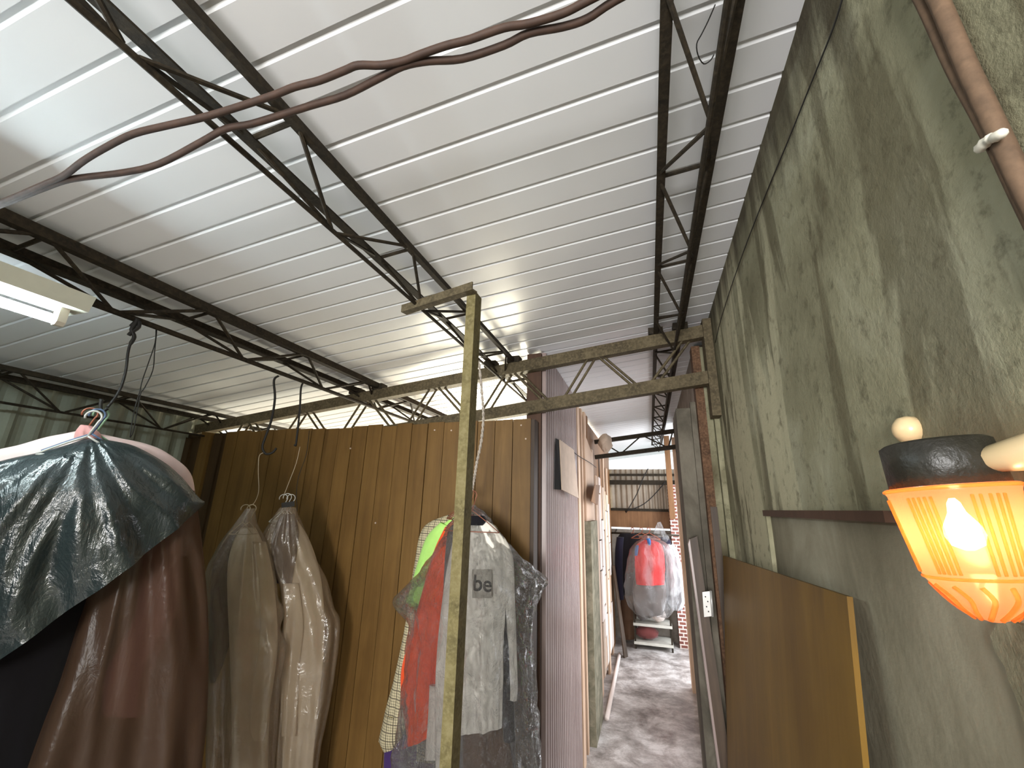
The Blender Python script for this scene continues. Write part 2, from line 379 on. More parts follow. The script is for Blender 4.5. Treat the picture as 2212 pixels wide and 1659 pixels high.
ceil_slab = MB().prism([(XL-0.3, YB-0.3, zc(XL-0.3)+0.03), (2.3, YB-0.3, zc(2.3)+0.03), (2.3, 7.9, zc(2.3)+0.03), (XL-0.3, 7.9, zc(XL-0.3)+0.03)], (0, 0, 0.05))
ceiling = struct(ceil_slab.build('ceiling', 'roof_white'))
PITCH_C = 0.1025
def roof_panel(y0):
    prof = [(0, 0.0045), (0.009, 0.0045), (0.0145, 0.0), (PITCH_C-0.001, 0.0), (PITCH_C, 0.0045), (PITCH_C, 0.028), (0, 0.028)]
    vs_ = [(x, y0+a, zc(x)+b) for x in (XL-0.1, XR+0.03) for a, b in prof]
    n = len(prof)
    return MB().add(vs_, [(i, n+i, n+(i+1) % n, (i+1) % n) for i in range(n)] + [tuple(range(n)), tuple(reversed(range(n, 2*n)))])
Y_SEAM0 = 0.637 - 7*PITCH_C
p0 = roof_panel(Y_SEAM0).build('panel', 'roof_white', ceiling)
copies(p0, [(0, i*PITCH_C, 0) for i in range(1, 76)])

# right wall: render core, proud upper plaster coat, lower coat
wr = struct(MB().box((XR+0.012, YB, 0), (XR+0.2, 2.5, zc(XR)+0.03)).build('wall_right', 'plaster_grey'))
def coat(name, poly_yz, th, m, x0=XR+0.012):
    return MB().prism([(x0, y, z) for y, z in poly_yz], (-th, 0, 0)).build(name, m, wr)
def rough_line(a, b, n, amp, seed):
    random.seed(seed); out = []
    for i in range(1, n):
        t_ = i/n; out.append((a[0]+(b[0]-a[0])*t_+random.uniform(-amp, amp), a[1]+(b[1]-a[1])*t_+random.uniform(-amp, amp)))
    return out
up = [(YB, 1.607), (YB, zc(XR)+0.03), (2.4, zc(XR)+0.03), (2.4, 0.0), (1.56, 0.0)]
up += rough_line((1.56, 0.0), (1.535, 1.60), 24, 0.012, 3) + [(1.535, 1.607)]
# split into two convex-ish coats so each stays a clean plate
coat('plaster_coat', [(YB, 1.607), (YB, zc(XR)+0.03), (1.535, zc(XR)+0.03), (1.535, 1.607)] , 0.012, 'plaster_stained')
coat('plaster_coat', [(1.535, 1.607), (1.535, zc(XR)+0.03), (2.4, zc(XR)+0.03), (2.4, 0.0), (1.56, 0.0)] + rough_line((1.56, 0.0), (1.535, 1.60), 24, 0.012, 3), 0.012, 'plaster_stained')
edge = [at(x, y, ('x', XR)) for x, y in [(2150, 1335), (2128, 1372), (2140, 1410), (2160, 1440), (2168, 1470), (2185, 1510), (2200, 1560), (2225, 1640)]]
coat('plaster_coat', [(YB, 1.50)]+[(p.y, p.z) for p in edge]+[(edge[-1].y-0.05, 0.0), (YB, 0.0)], 0.008, 'plaster_stained')

MB().box((XR-0.006, 0.80, 1.590), (XR+0.014, 1.545, 1.607)).build('ledge', 'post_wood', wr)

# left wall: corrugated sheet
def corrugated(name, p0, p1, z0, z1, pitch, amp, m, off):
    p0, p1 = Vector((*p0, 0)), Vector((*p1, 0)); L = (p1-p0).length; d = (p1-p0).normalized(); nn = Vector(off)
    n = int(L/pitch*6); vs_ = []; fs = []
    for i in range(n+1):
        s_ = L*i/n; w = amp*max(-0.6, min(0.6, math.sin(2*math.pi*s_/pitch)))/0.6
        p = p0+d*s_+nn*w; vs_ += [(p.x, p.y, z0), (p.x, p.y, z1)]
    for i in range(n): fs.append((2*i, 2*i+2, 2*i+3, 2*i+1))
    b = MB().add(vs_, fs); b.add([v-nn*0.02 for v in b.v], [tuple(reversed(f)) for f in fs])
    return struct(b.build(name, m))
wl = corrugated('wall_left', (XL, YB), (XL, 2.3), 0.0, 2.2, 0.105, 0.010, 'corrugated_grey', (1, 0, 0))
# wall behind the camera, round an open window
MBb = MB().box((XL-0.1, YB-0.1, 0), (-0.75, YB, 2.6)).box((0.25, YB-0.1, 0), (XR+0.2, YB, 2.6)).box((-0.75, YB-0.1, 2.15), (0.25, YB, 2.6)).box((-0.75, YB-0.1, 0), (0.25, YB, 1.05))
struct(MBb.build('wall_entrance', 'concrete'))
struct(MB().box((XL, -1.06, 0), (-0.74, -1.0, 2.38)).build('wall_added_shade', 'concrete'))  # added wall out of view, keeps window light off the left side

# plank partition
wp = struct(MB().box((XL, YD+0.012, 0), (-0.565, YD+0.03, 2.02)).build('wall_partition', 'panelling_dark'))
PW = 0.0975
xs = -0.55
plank = MB().prism([(xs-PW+0.004, YD+0.012, 0), (xs-PW+0.004, YD+0.012, 2.032), (xs, YD+0.012, 2.034), (xs, YD+0.012, 0)], (0, -0.012, 0))
pl0 = plank.build('plank', 'panelling', wp)
random.seed(11)
for i in range(1, 21):
    c = pl0.copy(); C.objects.link(c); c.parent = wp
    c.location = (-i*PW, random.uniform(-0.002, 0.003), random.uniform(-0.008, 0.006)-0.0005*i)
# older, darker boards towards the corner
for i, (a, b, zt, dy, m) in enumerate([(-2.70, -2.625, 2.01, 0.0, 'panelling_dark'), (-2.79, -2.705, 2.03, -0.012, 'panelling'), (-2.87, -2.795, 1.99, 0.004, 'panelling_dark'), (XL, -2.875, 2.0, -0.006, 'panelling_dark')]):
    MB().prism([(a, YD+0.012, 0), (a-0.006*i, YD+0.012, zt), (b-0.006*i, YD+0.012, zt-0.01), (b, YD+0.012, 0)], (0, -0.013+dy, 0)).build('plank', m, wp)

for nx, nz_ in ((-0.60, 2.0), (-0.575, 1.93), (-0.99, 1.985), (-1.09, 1.99), (-1.4, 1.50), (-1.62, 1.9)):
    MB().tube([(nx, YD-0.004, nz_), (nx, YD+0.004, nz_)], 0.0045, 8).build('nail_head', 'cardboard', wp)

# passage: left side
XC = -0.5
wcl = struct(MB().box((XC-0.06, 2.2, 0), (XC-0.03, 6.4, 2.40)).build('wall_passage_left', 'brown_plank'))
# narrow ribbed lilac cladding
NR = 21; y0, y1 = 2.165, 3.22; rw = (y1-y0)/NR
rib0 = MB().section((XC-0.03, y0+rw/2, 0), (XC-0.03, y0+rw/2, 2.43), [(-rw*0.44, 0.0), (-rw*0.36, -0.03), (rw*0.36, -0.03), (rw*0.44, 0.0)][::-1], (-1, 0, 0)).build('cladding_strip', 'lilac_strip', wcl)
copies(rib0, [(0, i*rw, 0) for i in range(1, NR)])
# patched boards beyond it
def board(ya, yb, za, zb, m, x=XC, th=0.02, skew=0.0, dz=0.0, name='plank'):
    return MB().prism([(x, ya, za), (x, yb, za), (x, yb+skew, zb+dz), (x, ya+skew, zb)], (-th, 0, 0)).build(name, m, wcl)
board(3.24, 3.34, 0, 2.42, 'pale_plank', XC+0.005)
board(3.36, 3.44, 0, 2.35, 'brown_plank', XC-0.01)
board(3.45, 3.50, 0.0, 2.40, 'pale_plank', XC+0.004)
board(3.52, 3.62, 1.45, 2.38, 'brown_plank', XC-0.012)
board(3.62, 4.12, 1.48, 2.22, 'pale_plank', XC+0.006, 0.02, 0, -0.12)
board(3.66, 3.76, 2.2, 2.42, 'pale_plank', XC+0.0, 0.02, 0.02)
board(3.80, 3.86, 2.15, 2.41, 'brown_plank', XC+0.004)
board(4.14, 4.24, 0.0, 2.15, 'pale_plank', XC+0.0)
board(4.26, 4.36, 0.0, 2.0, 'brown_plank', XC-0.008)
board(4.36, 4.50, 0.0, 1.92, 'pale_plank', XC+0.004)
board(4.98, 5.10, 0.0, 2.20, 'pale_plank', XC+0.02)
board(5.6, 5.72, 0.0, 2.1, 'pale_plank', XC+0.0)
board(5.8, 6.1, 0.0, 1.9, 'brown_plank', XC-0.01)
# loose paper and hardboard sheets nailed on
random.seed(5)
yy = 4.50
for i in range(7):
    w_ = 0.13+0.05*random.random(); zt = 1.92-0.03*i
    z_ = 0.12
    while z_ < zt-0.1:
        h_ = random.choice((0.28, 0.36, 0.45)); h_ = min(h_, zt-z_)
        board(yy+0.004, yy+w_-0.004, z_+0.006, z_+h_-0.006, random.choice(('paper_white', 'paper_white', 'cardboard', 'pale_plank')), XC+0.008+random.uniform(0, 0.012), 0.012, random.uniform(-0.006, 0.006), random.uniform(-0.01, 0.01), 'sheet')
        z_ += h_
    yy += w_
# mossy concrete pier on the left of the passage
struct(MB().box((XC-0.1, 3.56, 0), (XC+0.045, 4.02, 1.5)).build('wall_pier', 'mossy_concrete'))
# dark wooden stanchion at the end of the partition
st = struct(MB().box((-0.60, 2.145, 0), (-0.52, 2.2, 2.42)).build('trim_2', 'post_wood'))
MB().box((-0.552, YD+0.005, 0), (-0.532, 2.15, 2.03)).build('cover_strip', 'door_brown', st)

# passage: right side
wcr = struct(MB().box((0.30, 2.5, 0), (0.48, 2.75, 2.52)).box((0.30, 3.75, 0), (0.48, 4.93, 2.52)).box((0.30, 2.75, 2.0), (0.48, 3.75, 2.52)).box((0.30, 2.75, 0), (0.48, 3.75, 0.3)).build('wall_passage_right', 'concrete'))
MB().box((0.272, 4.80, 0), (0.30, 4.93, 2.35)).build('end_board', 'pale_plank', wcr)
col = struct(MB().box((0.158, 2.26, 0), (0.25, 2.52, 2.10)).build('wall_door_pier', 'pier_concrete'))
MB().box((0.225, 2.235, 0), (0.25, 2.262, 2.125)).build('corner_bead', 'pier_concrete', col)
fr = struct(MB().box((0.25, 2.18, 0.0), (0.288, 2.26, 2.40)).build('door_1', 'rust'))
MB().box((0.262, 2.172, 0.0), (0.29, 2.182, 1.62)).build('jamb_board', 'door_brown', fr)
MB().box((0.29, 2.20, 0), (0.318, 2.3, 2.40)).build('jamb_strip', 'plaster_stained', fr)
MB().box((0.318, 2.16, 0), (0.34, 2.3, 2.10)).build('jamb_strip', 'plaster_stained', fr)

# far end of the passage
wf = corrugated('wall_far', (-1.2, YF), (0.9, YF), 1.40, 2.16, 0.075, 0.012, 'corrugated_far', (0, -1, 0))
MB().box((-1.2, YF-0.05, 1.36), (0.9, YF-0.02, 1.60)).build('beam_board', 'brown_plank', wf)
MB().box((-1.2, YF-0.07, 1.58), (0.9, YF-0.02, 1.615)).build('girt', 'steel_dark', wf)
MB().box((-1.2, YF-0.07, 1.94), (0.9, YF-0.02, 2.0)).build('girt', 'steel_dark', wf)
MB().box((-1.2, YF-0.07, 2.06), (0.9, YF-0.03, 2.09)).build('girt', 'steel_dark', wf)
MB().box((-1.2, YF-0.04, 0.0), (0.9, YF+0.05, 1.333)).build('lower_wall', 'concrete', wf)
struct(MB().box((0.245, 6.16, 0), (0.46, 6.4, 1.93)).build('wall_brick_pillar', 'brick_pillar'))
struct(MB().box((0.222, 5.62, 1.50), (0.285, 5.70, 2.5)).build('trim_3', 'brown_plank'))

# ------------------------------------------------------------------ roof trusses
def purlin(label, X1, X2, X3, drop, zlow, ya, yb, first, pitch=0.475, seen=(-0.1, 4.3), a1=0.022, a2=0.030, rb=0.006, rd=0.0052):
    z1, z2 = zc(X1)-drop, zc(X2)-drop
    t_ = thing('roof_truss', label, 'truss', (X3, (ya+yb)/2, zlow), 'triangular roof trusses')
    MB().angle((X1+a1/2, ya, z1-0.012), (X1+a1/2, yb, z1-0.012), a1, 0.005, fx=-1).build('chord', 'steel_dark', t_)
    MB().angle((X2-a2/2, ya, z2-0.012), (X2-a2/2, yb, z2-0.012), a2, 0.005, fx=1).build('chord', 'steel_dark', t_)
    MB().tube([(X3, ya, zlow), (X3, yb, zlow)], rb, 8).build('bottom_chord', 'steel_dark', t_)
    y = first
    while y - pitch > seen[0]: y -= pitch
    while y < seen[1]:
        for s_ in (-1, 1):
            for X, z in ((X1, z1), (X2, z2)):
                MB().tube([(X3, y+s_*0.012, zlow+0.004), (X, y+s_*(pitch/2-0.02), z-0.008)], rd, 6).build('diagonal', 'steel_dark', t_)
        MB().tube([(X1, y+pitch/2, z1-0.006), (X2, y+pitch/2, z2-0.006)], 0.006, 6).build('crossbar', 'steel_dark', t_)
        y += pitch
    return t_
purlin('dark triangular roof truss crossed by the two brown cables', -0.667, -0.780, -0.742, 0.045, 2.278, YB+0.02, 5.6, 0.29, a1=0.019)
purlin('dark triangular roof truss carrying the fluorescent light', -1.52, -1.668, -1.60, 0.045, 2.172, YB+0.02, 5.6, 0.80, a1=0.030, a2=0.040, rb=0.010, rd=0.006)
purlin('dark triangular roof truss running beside the stained plaster wall', 0.083, 0.20, 0.165, 0.045, 2.362, YB+0.02, 6.1, 0.77, 0.46, (-0.1, 6.0))
purlin('dusty triangular roof truss along the corrugated metal wall', -2.70, -2.84, -2.77, 0.045, 2.0, YB+0.02, 5.6, 1.30)

def girder(label, Y, xa, xb, zr, depth, ch, nodes, m='steel_girder', w=0.05):
    """girder across the room; zr = height of its top at x = 0.33, follows the roof slope"""
    sl = 0.1185
    zt = lambda x: zr + (x-0.33)*sl
    g = thing('cross_girder', label, 'girder', ((xa+xb)/2, Y, zt((xa+xb)/2)-depth))
    for k, dz in (('top_chord', 0.0), ('bottom_chord', depth)):
        pr = [(-w/2, 0), (-w/2, -ch), (w/2, -ch), (w/2, -ch+0.008), (-w/2+0.006, -ch+0.008), (-w/2+0.006, -0.008), (w/2, -0.008), (w/2, 0)]
        pr = [(-a, b) for a, b in pr][::-1]
        MB().section((xa, Y, zt(xa)-dz), (xb, Y, zt(xb)-dz), pr).build(k, m, g)
    for (xu, xl, dbl) in nodes:
        for dy in ((-0.012, 0.012) if dbl else (0.0,)):
            MB().tube([(xu+dy*1.3, Y+dy, zt(xu)-ch*0.6), (xl+dy*1.3, Y+dy, zt(xl)-depth-0.01)], 0.0068, 6).build('diagonal', m, g)
    return g, zt
nodes = []
for k in range(7):
    xl = 0.03-0.455*k
    nodes += [(xl-0.24, xl-0.06, True), (xl-0.26, xl-0.40, True)]
nodes += [(0.24, 0.06, True)]
g1, zt1 = girder('olive steel lattice girder above the plank partition', 2.115, XL, 0.335, 2.478, 0.235, 0.062, nodes)
MB().box((0.30, 2.075, 2.02), (0.338, 2.16, 2.50)).build('end_plate', 'steel_girder', g1)
for X in (-0.665, -0.80, 0.083, 0.20, -1.52, -1.68):
    MB().box((X-0.035, 2.085, zt1(X)), (X+0.035, 2.145, zt1(X)+0.035)).build('cleat', 'steel_dark', g1)
g2, zt2 = girder('dark steel lattice girder across the passage beyond', 4.55, -0.52, 0.30, 2.40, 0.16, 0.04, [(-0.02, 0.2, False), (-0.04, -0.24, False), (-0.45, -0.26, False), (0.27, 0.22, False)], 'steel_dark')
MB().box((0.285, 4.52, 2.16), (0.30, 4.58, 2.42)).build('end_plate', 'steel_dark', g2)

# ------------------------------------------------------------------ angle-iron post and its top bar
pb = thing('angle_iron_post', 'upright olive angle-iron post with a short bar across its top', 'post', (-0.525, 1.165, 0))
MB().section((-0.500, 1.150, 0), (-0.500, 1.150, 2.275), [(0, 0), (0.031, 0), (0.031, 0.005), (0.005, 0.005), (0.005, 0.052), (0, 0.052)], (0, 1, 0)).build('upright', 'steel_post', pb)
q0, q1 = at(866, 674, ('z', 2.262)), at(1019, 625, ('z', 2.262))
MB().angle(q0, q1, 0.028, 0.005, fx=-1, fy=1).build('top_bar', 'steel_girder', pb)
MB().tube([at(1007, 633, ('y', 1.145)), at(1007, 633, ('y', 1.152))], 0.004, 8).build('bolt', 'wire_black', pb)

# ------------------------------------------------------------------ cables, wires, conduits
CP = ('c', 0.152)
ca = [(1420,-75),(1273,0),(1215,29),(1142,51),(1088,60),(1016,85),(962,99),(907,118),(871,132),(824,141),(774,141),(745,152),(690,174),(636,188),(579,210),(452,250),(362,271),(289,289),(235,315),(181,347),(137,380),(90,401),(0,439),(-120,480),(-420,575),(-1100,800)]
cb = [(1500,-90),(1331,0),(1269,40),(1215,58),(1142,72),(1088,98),(998,127),(925,132),(871,143),(817,170),(745,206),(672,228),(615,246),(542,268),(488,278),(434,307),(344,354),(271,372),(181,383),(137,391),(90,408),(0,443),(-120,486),(-420,585),(-1100,812)]
for pts, lab in ((ca, 'brown sagging cable under the roof, the upper of two'), (cb, 'brown sagging cable under the roof, the lower of two')):
    P = pxpath(pts, CP, 4); o = MB().tube(P, 0.0062, 8).build('cable', 'cable_brown', None, True, P[len(P)//2]); tag(o, lab, 'cable', 'cables under the roof')
cd = thing('wall_conduits', 'pair of brown cables clipped to the stained plaster wall', 'cable', at(2100, 200, ('x', XR-0.012)))
for off in (0, 26):
    P = pxpath([(1940+off*1.6, -80), (1990+off*1.4, 0), (2055+off*1.2, 140), (2110+off*0.9, 240), (2150+off*0.7, 315), (2200+off*0.7, 420), (2290+off, 600)], ('x', XR-0.011), 4)
    MB().tube(P, 0.0062 if off == 0 else 0.0082, 8).build('cable', 'cable_dusty', cd, True)
P = [at(x, y, ('x', XR-0.022)) for x, y in [(2112, 326), (2135, 302), (2150, 296), (2172, 284)]]
MB().tube(smooth_path(P), [0.003, 0.005, 0.0045, 0.0055, 0.004, 0.005, 0.0045, 0.0035, 0.005, 0.0045, 0.005, 0.004, 0.0025], 7).build('clip', 'tie_white', cd, True)
P = pxpath([(1830, -40), (1800, 60), (1750, 185), (1700, 310), (1650, 430), (1600, 560), (1560, 680), (1545, 740)], ('x', XR-0.004), 3)
tag(MB().tube(P, 0.0014, 6).build('thin_wire', 'wire_black', None, True, P[8]), 'thin black wire stretched along the plaster wall under the roof', 'wire')
P = pxpath([(1545, 10), (1530, 45), (1515, 75), (1505, 95), (1508, 120), (1520, 138), (1535, 130), (1542, 118)], ('c', 0.06), 3)
tag(MB().tube(P, 0.0012, 5).build('cobweb_strand', 'wire_black', None, True, P[4]), 'dusty cobweb strand hanging from the truss by the wall', 'cobweb')
P = pxpath([(1438, 1040), (1410, 1072), (1385, 1092), (1350, 1105)], ('y', 6.35), 3)
tag(MB().tube(P, 0.006, 6).build('far_wire', 'wire_black', None, True, P[3]), 'wire drooping across the far corrugated wall', 'wire')
P = pxpath([(1400, 1012), (1388, 1035), (1375, 1068), (1352, 1108)], ('y', 6.34), 3)
tag(MB().tube(P, 0.006, 6).build('far_wire', 'wire_black', None, True, P[3]), 'wire falling steeply in front of the far corrugated wall', 'wire')

# ------------------------------------------------------------------ fluorescent lights on the truss
def fluorescent(label, ya, yb, x=-1.565, z=2.158):
    f_ = thing('fluorescent_light', label, 'light', (x, (ya+yb)/2, z-0.05))
    MB().section((x, ya, z), (x, yb, z), [(-0.062, 0), (-0.046, -0.045), (0.046, -0.045), (0.062, 0)]).build('housing', 'white_enamel', f_)
    for y in (ya+0.03, yb-0.045):
        MB().section((x, y, z-0.045), (x, y+0.02, z-0.045), [(-0.014, 0), (-0.014, -0.042), (-0.007, -0.052), (0.007, -0.052), (0.014, -0.042), (0.014, 0)]).build('lamp_holder', 'socket_white', f_)
    MB().tube([(x-0.004, ya+0.05, z-0.080), (x-0.004, yb-0.045, z-0.080)], 0.013, 14).build('tube', 'tube_light', f_, True)
    return f_
fluorescent('fluorescent batten with a lit tube under the left truss', -0.55, 0.70)

# ------------------------------------------------------------------ wall lamp
LX, LY = 0.255, 0.487
LZ = 1.6260         # seam between cap and glass
lamp = thing('wall_lamp', 'lit wall lamp with a black cap and ribbed amber glass', 'lamp', (LX, LY, LZ))
EX = 2.25
MB().lathe([(0.008, 0.0405), (0.034, 0.0400), (0.0378, 0.0375), (0.0392, 0.0), (0.035, -0.001)], (LX, LY, LZ), 56, ex=EX).build('cap', 'cap_black', lamp, True)
gp = [(0.0425, 0.0), (0.0430, -0.003), (0.0418, -0.006), (0.0348, -0.0725), (0.0338, -0.0755), (0.0205, -0.0955), (0.0125, -0.1035), (0.004, -0.107)]
glass = MB().lathe(gp, (LX, LY, LZ), 56, ex=EX)
glass.f = [f for f in glass.f if len(f) == 4] + [tuple(range((len(gp)-1)*56, len(gp)*56))]
glass = glass.build('glass_shade', 'amber_glass', lamp, True)
def se(a, r):
    ca_, sa_ = math.cos(a), math.sin(a)
    return (math.copysign(abs(ca_)**(2/EX), ca_)*r, math.copysign(abs(sa_)**(2/EX), sa_)*r)
for gi in range(6):          # groups of moulded vertical ribs
    for k in range(5):
        a = math.radians(201 + gi*60 + k*6.2)
        x1_, y1_ = se(a, 0.0420); x2_, y2_ = se(a, 0.0355)
        MB().tube([(LX+x1_, LY+y1_, LZ-0.009), (LX+x2_, LY+y2_, LZ-0.070)], 0.0013, 6).build('rib', 'amber_glass_rib', glass, True)
for rr_, zz_, tr_ in ((0.0430, -0.002, 0.0016), (0.0348, -0.0735, 0.0013)):
    MB().tube([(LX+se(2*math.pi*i/48, rr_)[0], LY+se(2*math.pi*i/48, rr_)[1], LZ+zz_) for i in range(49)], tr_, 6).build('rim', 'amber_glass_rib', glass, True)
for k in range(12):          # moulded leaf ridges of the foot
    a = 2*math.pi*k/12
    pts = [(LX+math.cos(a+d)*r, LY+math.sin(a+d)*r, LZ+z) for r, z, d in ((0.0325, -0.0790, 0), (0.0265, -0.0885, 0.16), (0.0195, -0.0975, 0.05), (0.0120, -0.1045, -0.2))]
    MB().tube(smooth_path(pts, 3), 0.0018, 6).build('leaf_ridge', 'amber_glass_rib', glass, True)
MB().lathe([(0.002, 0.0), (0.0045, -0.004), (0.006, -0.012), (0.0125, -0.024), (0.0135, -0.031), (0.0105, -0.039), (0.003, -0.043)], (LX, LY, LZ-0.010), 20).build('bulb', 'bulb_light', lamp, True)
lamp.matrix_basis = Matrix.Translation((LX, LY, LZ)) @ Matrix.Rotation(math.radians(4.5), 4, Vector((-LX, -LY, 0)).normalized())
# porcelain holder between cap and wall
MB().tube([(LX+0.015, LY-0.030, LZ+0.018), (LX+0.045, LY-0.050, LZ+0.022), (LX+0.06, LY-0.06, LZ+0.024), (XR, LY-0.075, LZ+0.026)], [0.010, 0.016, 0.028, 0.036], 20).build('bracket', 'porcelain', lamp, True)
kn = at(1975, 928, ('x', XR))
tag(MB().tube([(XR+0.005, kn.y, kn.z), (XR-0.008, kn.y, kn.z), (XR-0.016, kn.y, kn.z), (XR-0.021, kn.y, kn.z), (XR-0.023, kn.y, kn.z)], [0.017, 0.018, 0.0155, 0.009, 0.003], 18).build('porcelain_knob', 'porcelain', None, True, (XR-0.015, kn.y, kn.z)), 'small porcelain knob on the plaster wall above the lamp cap', 'insulator')

# ------------------------------------------------------------------ plywood board leaning on the wall
a_, b_ = at(1562, 1200, ('x', 0.275)), at(1829, 1288, ('x', 0.318))
ply = [a_, b_, Vector((0.20, b_.y-0.01, 0.0)), Vector((0.155, a_.y+0.0, 0.0))]
nrm = (ply[1]-ply[0]).cross(ply[3]-ply[0]).normalized()
if nrm.x > 0: nrm = -nrm
o = MB().prism([p for p in ply], -nrm*0.009).build('plywood_sheet', 'plywood', None, False, (0.2, 1.5, 0))
tag(o, 'yellowish plywood sheet leaning against the stained plaster wall', 'board')

# leaning door strip with hinge
ds = thing('door_stile', 'narrow broken door stile with a steel hinge by the passage', 'door frame', (0.2, 2.14, 0))
dd = [at(1490, 1165, ('y', 2.16)), at(1506, 1158, ('y', 2.16)), at(1580, 1659, ('y', 2.12)), at(1556, 1659, ('y', 2.12))]
lo = [dd[0]+(dd[3]-dd[0])*1.75, dd[1]+(dd[2]-dd[1])*1.75]
MB().prism([dd[0], dd[1], lo[1], lo[0]], (0, 0.03, 0)).build('stile', 'door_brown', ds)
MB().prism([dd[0]+Vector((-0.008, 0, -0.02)), dd[0], lo[0], lo[0]+Vector((-0.008, 0, 0))], (0, 0.035, 0)).build('edge_strip', 'lilac_strip', ds)  # light wood edge; its pale colour also holds the highlight along it
hp = [at(x, y, ('y', 2.125)) for x, y in [(1517, 1279), (1534, 1277), (1538, 1331), (1521, 1333)]]
hg = MB().prism(hp, (0, 0.005, 0)).build('hinge', 'hinge_steel', ds)
MB().tube([hp[1]+Vector((0.003, 0, 0.002)), hp[2]+Vector((0.003, 0, -0.002))], 0.005, 8).build('knuckle', 'hinge_steel', hg, True)
for fx_, fy_ in ((0.35, 0.2), (0.6, 0.4), (0.4, 0.6), (0.6, 0.8)):
    p = hp[0]+(hp[1]-hp[0])*fx_+(hp[3]-hp[0])*fy_
    MB().tube([p+Vector((0, -0.002, 0)), p+Vector((0, 0.001, 0))], 0.0028, 8).build('screw', 'wire_black', hg)

# ------------------------------------------------------------------ cloth and film
def cloth(name, m, parent, rows, pl, depth, nz=40, na=64, folds=((5, 0.05, 0.3), (9, 0.04, 1.1)), crumple=0.0, csc=9.0, seed=0, flat=1.0, cap=True, loc=None, grow=1.0, dfun=None, ex=2.0, rad=None):
    """closed sleeve of cloth from left/right edge points in the plane pl, given a real thickness along the plane's normal"""
    p0, n = Vector(pl[1]), Vector(pl[2]).normalized()
    R_ = [(at(r[0], r[1], ('p', p0, n)), at(r[2], r[3], ('p', p0, n))) for r in rows]
    Ls = smooth_path([r[0] for r in R_], 8); Rs = smooth_path([r[1] for r in R_], 8); k = len(Ls)
    b = MB(); vs_ = []; random.seed(seed); ph = [random.uniform(0, 6.28) for _ in folds]; so = Vector((seed*3.7, seed*1.3, seed*0.7))
    if rad: apx = at(rad[0], rad[1], ('p', p0, n)); ax_s = Vector((-n.y, n.x, 0)).normalized()
    wmax = max((a-c).length for a, c in zip(Ls, Rs))
    for i in range(nz+1):
        t_ = i/nz; u = t_*(k-1); i0 = min(int(u), k-2); fr_ = u-i0
        L = Ls[i0].lerp(Ls[i0+1], fr_); Rr = Rs[i0].lerp(Rs[i0+1], fr_); c = (L+Rr)/2; h = (Rr-L)/2
        dw = min(1.0, (h.length*2/wmax)**0.7)
        d = depth*dw*(dfun(t_) if dfun else 1.0)
        for j in range(na):
            th = 2*math.pi*j/na; ct, st_ = math.cos(th), math.sin(th)
            ce = math.copysign(abs(ct)**(2/ex), ct); sn = math.copysign(abs(st_)**(2/ex), st_)
            disp = sum(a*math.sin(kf*th+p_+1.7*math.sin(t_*2.2+p_)) for (kf, a, _), p_ in zip(folds, ph))*(0.25+0.75*t_*grow)
            p = c + h*ce*(1+disp*0.25) + n*(d*sn*(1+disp*2.0))
            if rad:
                dv = p-apx; rr = dv.length; an = math.atan2(dv.dot(ax_s), -dv.z)
                q = Vector((an*rad[2], rr*rad[4], seed*2.1+(3.0 if st_ < 0 else 0.0)))
                p = p + n*((1-2*abs(noise.noise(q)))*0.7+noise.noise(q*2.3)*0.5)*rad[3]*min(1.0, rr/0.25)*(abs(st_)**0.5)*(1 if st_ > 0 else -1)
            if crumple:
                q = p*csc+so
                p = p + n*(noise.noise(q)*crumple*1.4) + noise.noise_vector(q*1.9)*crumple*0.5
            vs_.append(p)
    fs = [(i*na+j, i*na+(j+1) % na, (i+1)*na+(j+1) % na, (i+1)*na+j) for i in range(nz) for j in range(na)]
    if cap: fs.append(tuple(range(na)))
    return b.add(vs_, fs).build(name, m, parent, True, loc)
def rows_sym(lst): return [(a, y, b, y) for y, a, b in lst]

# ---- centre bundle, hung from the truss by a rope
PY = lambda y: ('p', (0, y, 0), (0, -1, 0))
G = 'clothes hung under the clear cover behind the post'
P = pxpath([(1034, 776), (1041, 850), (1044, 900), (1040, 950), (1030, 1000), (1024, 1035), (1019, 1062)], ('y', 1.79), 5)
rp = thing('hanging_rope', 'grey twisted rope holding the bundle of hangers by the post', 'rope', P[-1])
for k in range(2):
    Q = [p+Vector((math.cos(i*0.9+k*math.pi)*0.003, math.sin(i*0.9+k*math.pi)*0.003, 0)) for i, p in enumerate(smooth_path(P, 3))]
    MB().tube(Q, 0.0042, 6).build('strand', 'rope_grey', rp, True)
def hanger(label, hookpx, pl, m, group, sh=None, r=0.0018):
    n = Vector(pl[2]).normalized(); P0 = ('p', Vector(pl[1]), n)
    p = at(hookpx[0], hookpx[1], P0); sd = Vector((-n.y, n.x, 0)).normalized()
    if sd.dot(RT) < 0: sd = -sd
    hw, drop, hh = sh or (0.19, 0.10, 0.07)
    h_ = thing('wire_hanger', label, 'hanger', p-Vector((0, 0, hh+drop)), group)
    Z = Vector((0, 0, 1)); hk = []
    for i in range(11):
        a = math.radians(200-i*24); hk.append(p + sd*(math.cos(a)*0.018) + Z*(math.sin(a)*0.018-0.018))
    hk.append(p-Z*(hh)); MB().tube(hk, r, 6).build('hook', m, h_, True)
    base = p-Z*hh
    MB().tube(smooth_path([base, base-sd*hw*0.45-Z*drop*0.42, base-sd*hw-Z*drop], 3), r, 6).build('arm', m, h_, True)
    MB().tube(smooth_path([base, base+sd*hw*0.45-Z*drop*0.42, base+sd*hw-Z*drop], 3), r, 6).build('arm', m, h_, True)
    MB().tube([base-sd*hw-Z*drop, base+sd*hw-Z*drop], r, 6).build('bar', m, h_, True)
    return h_
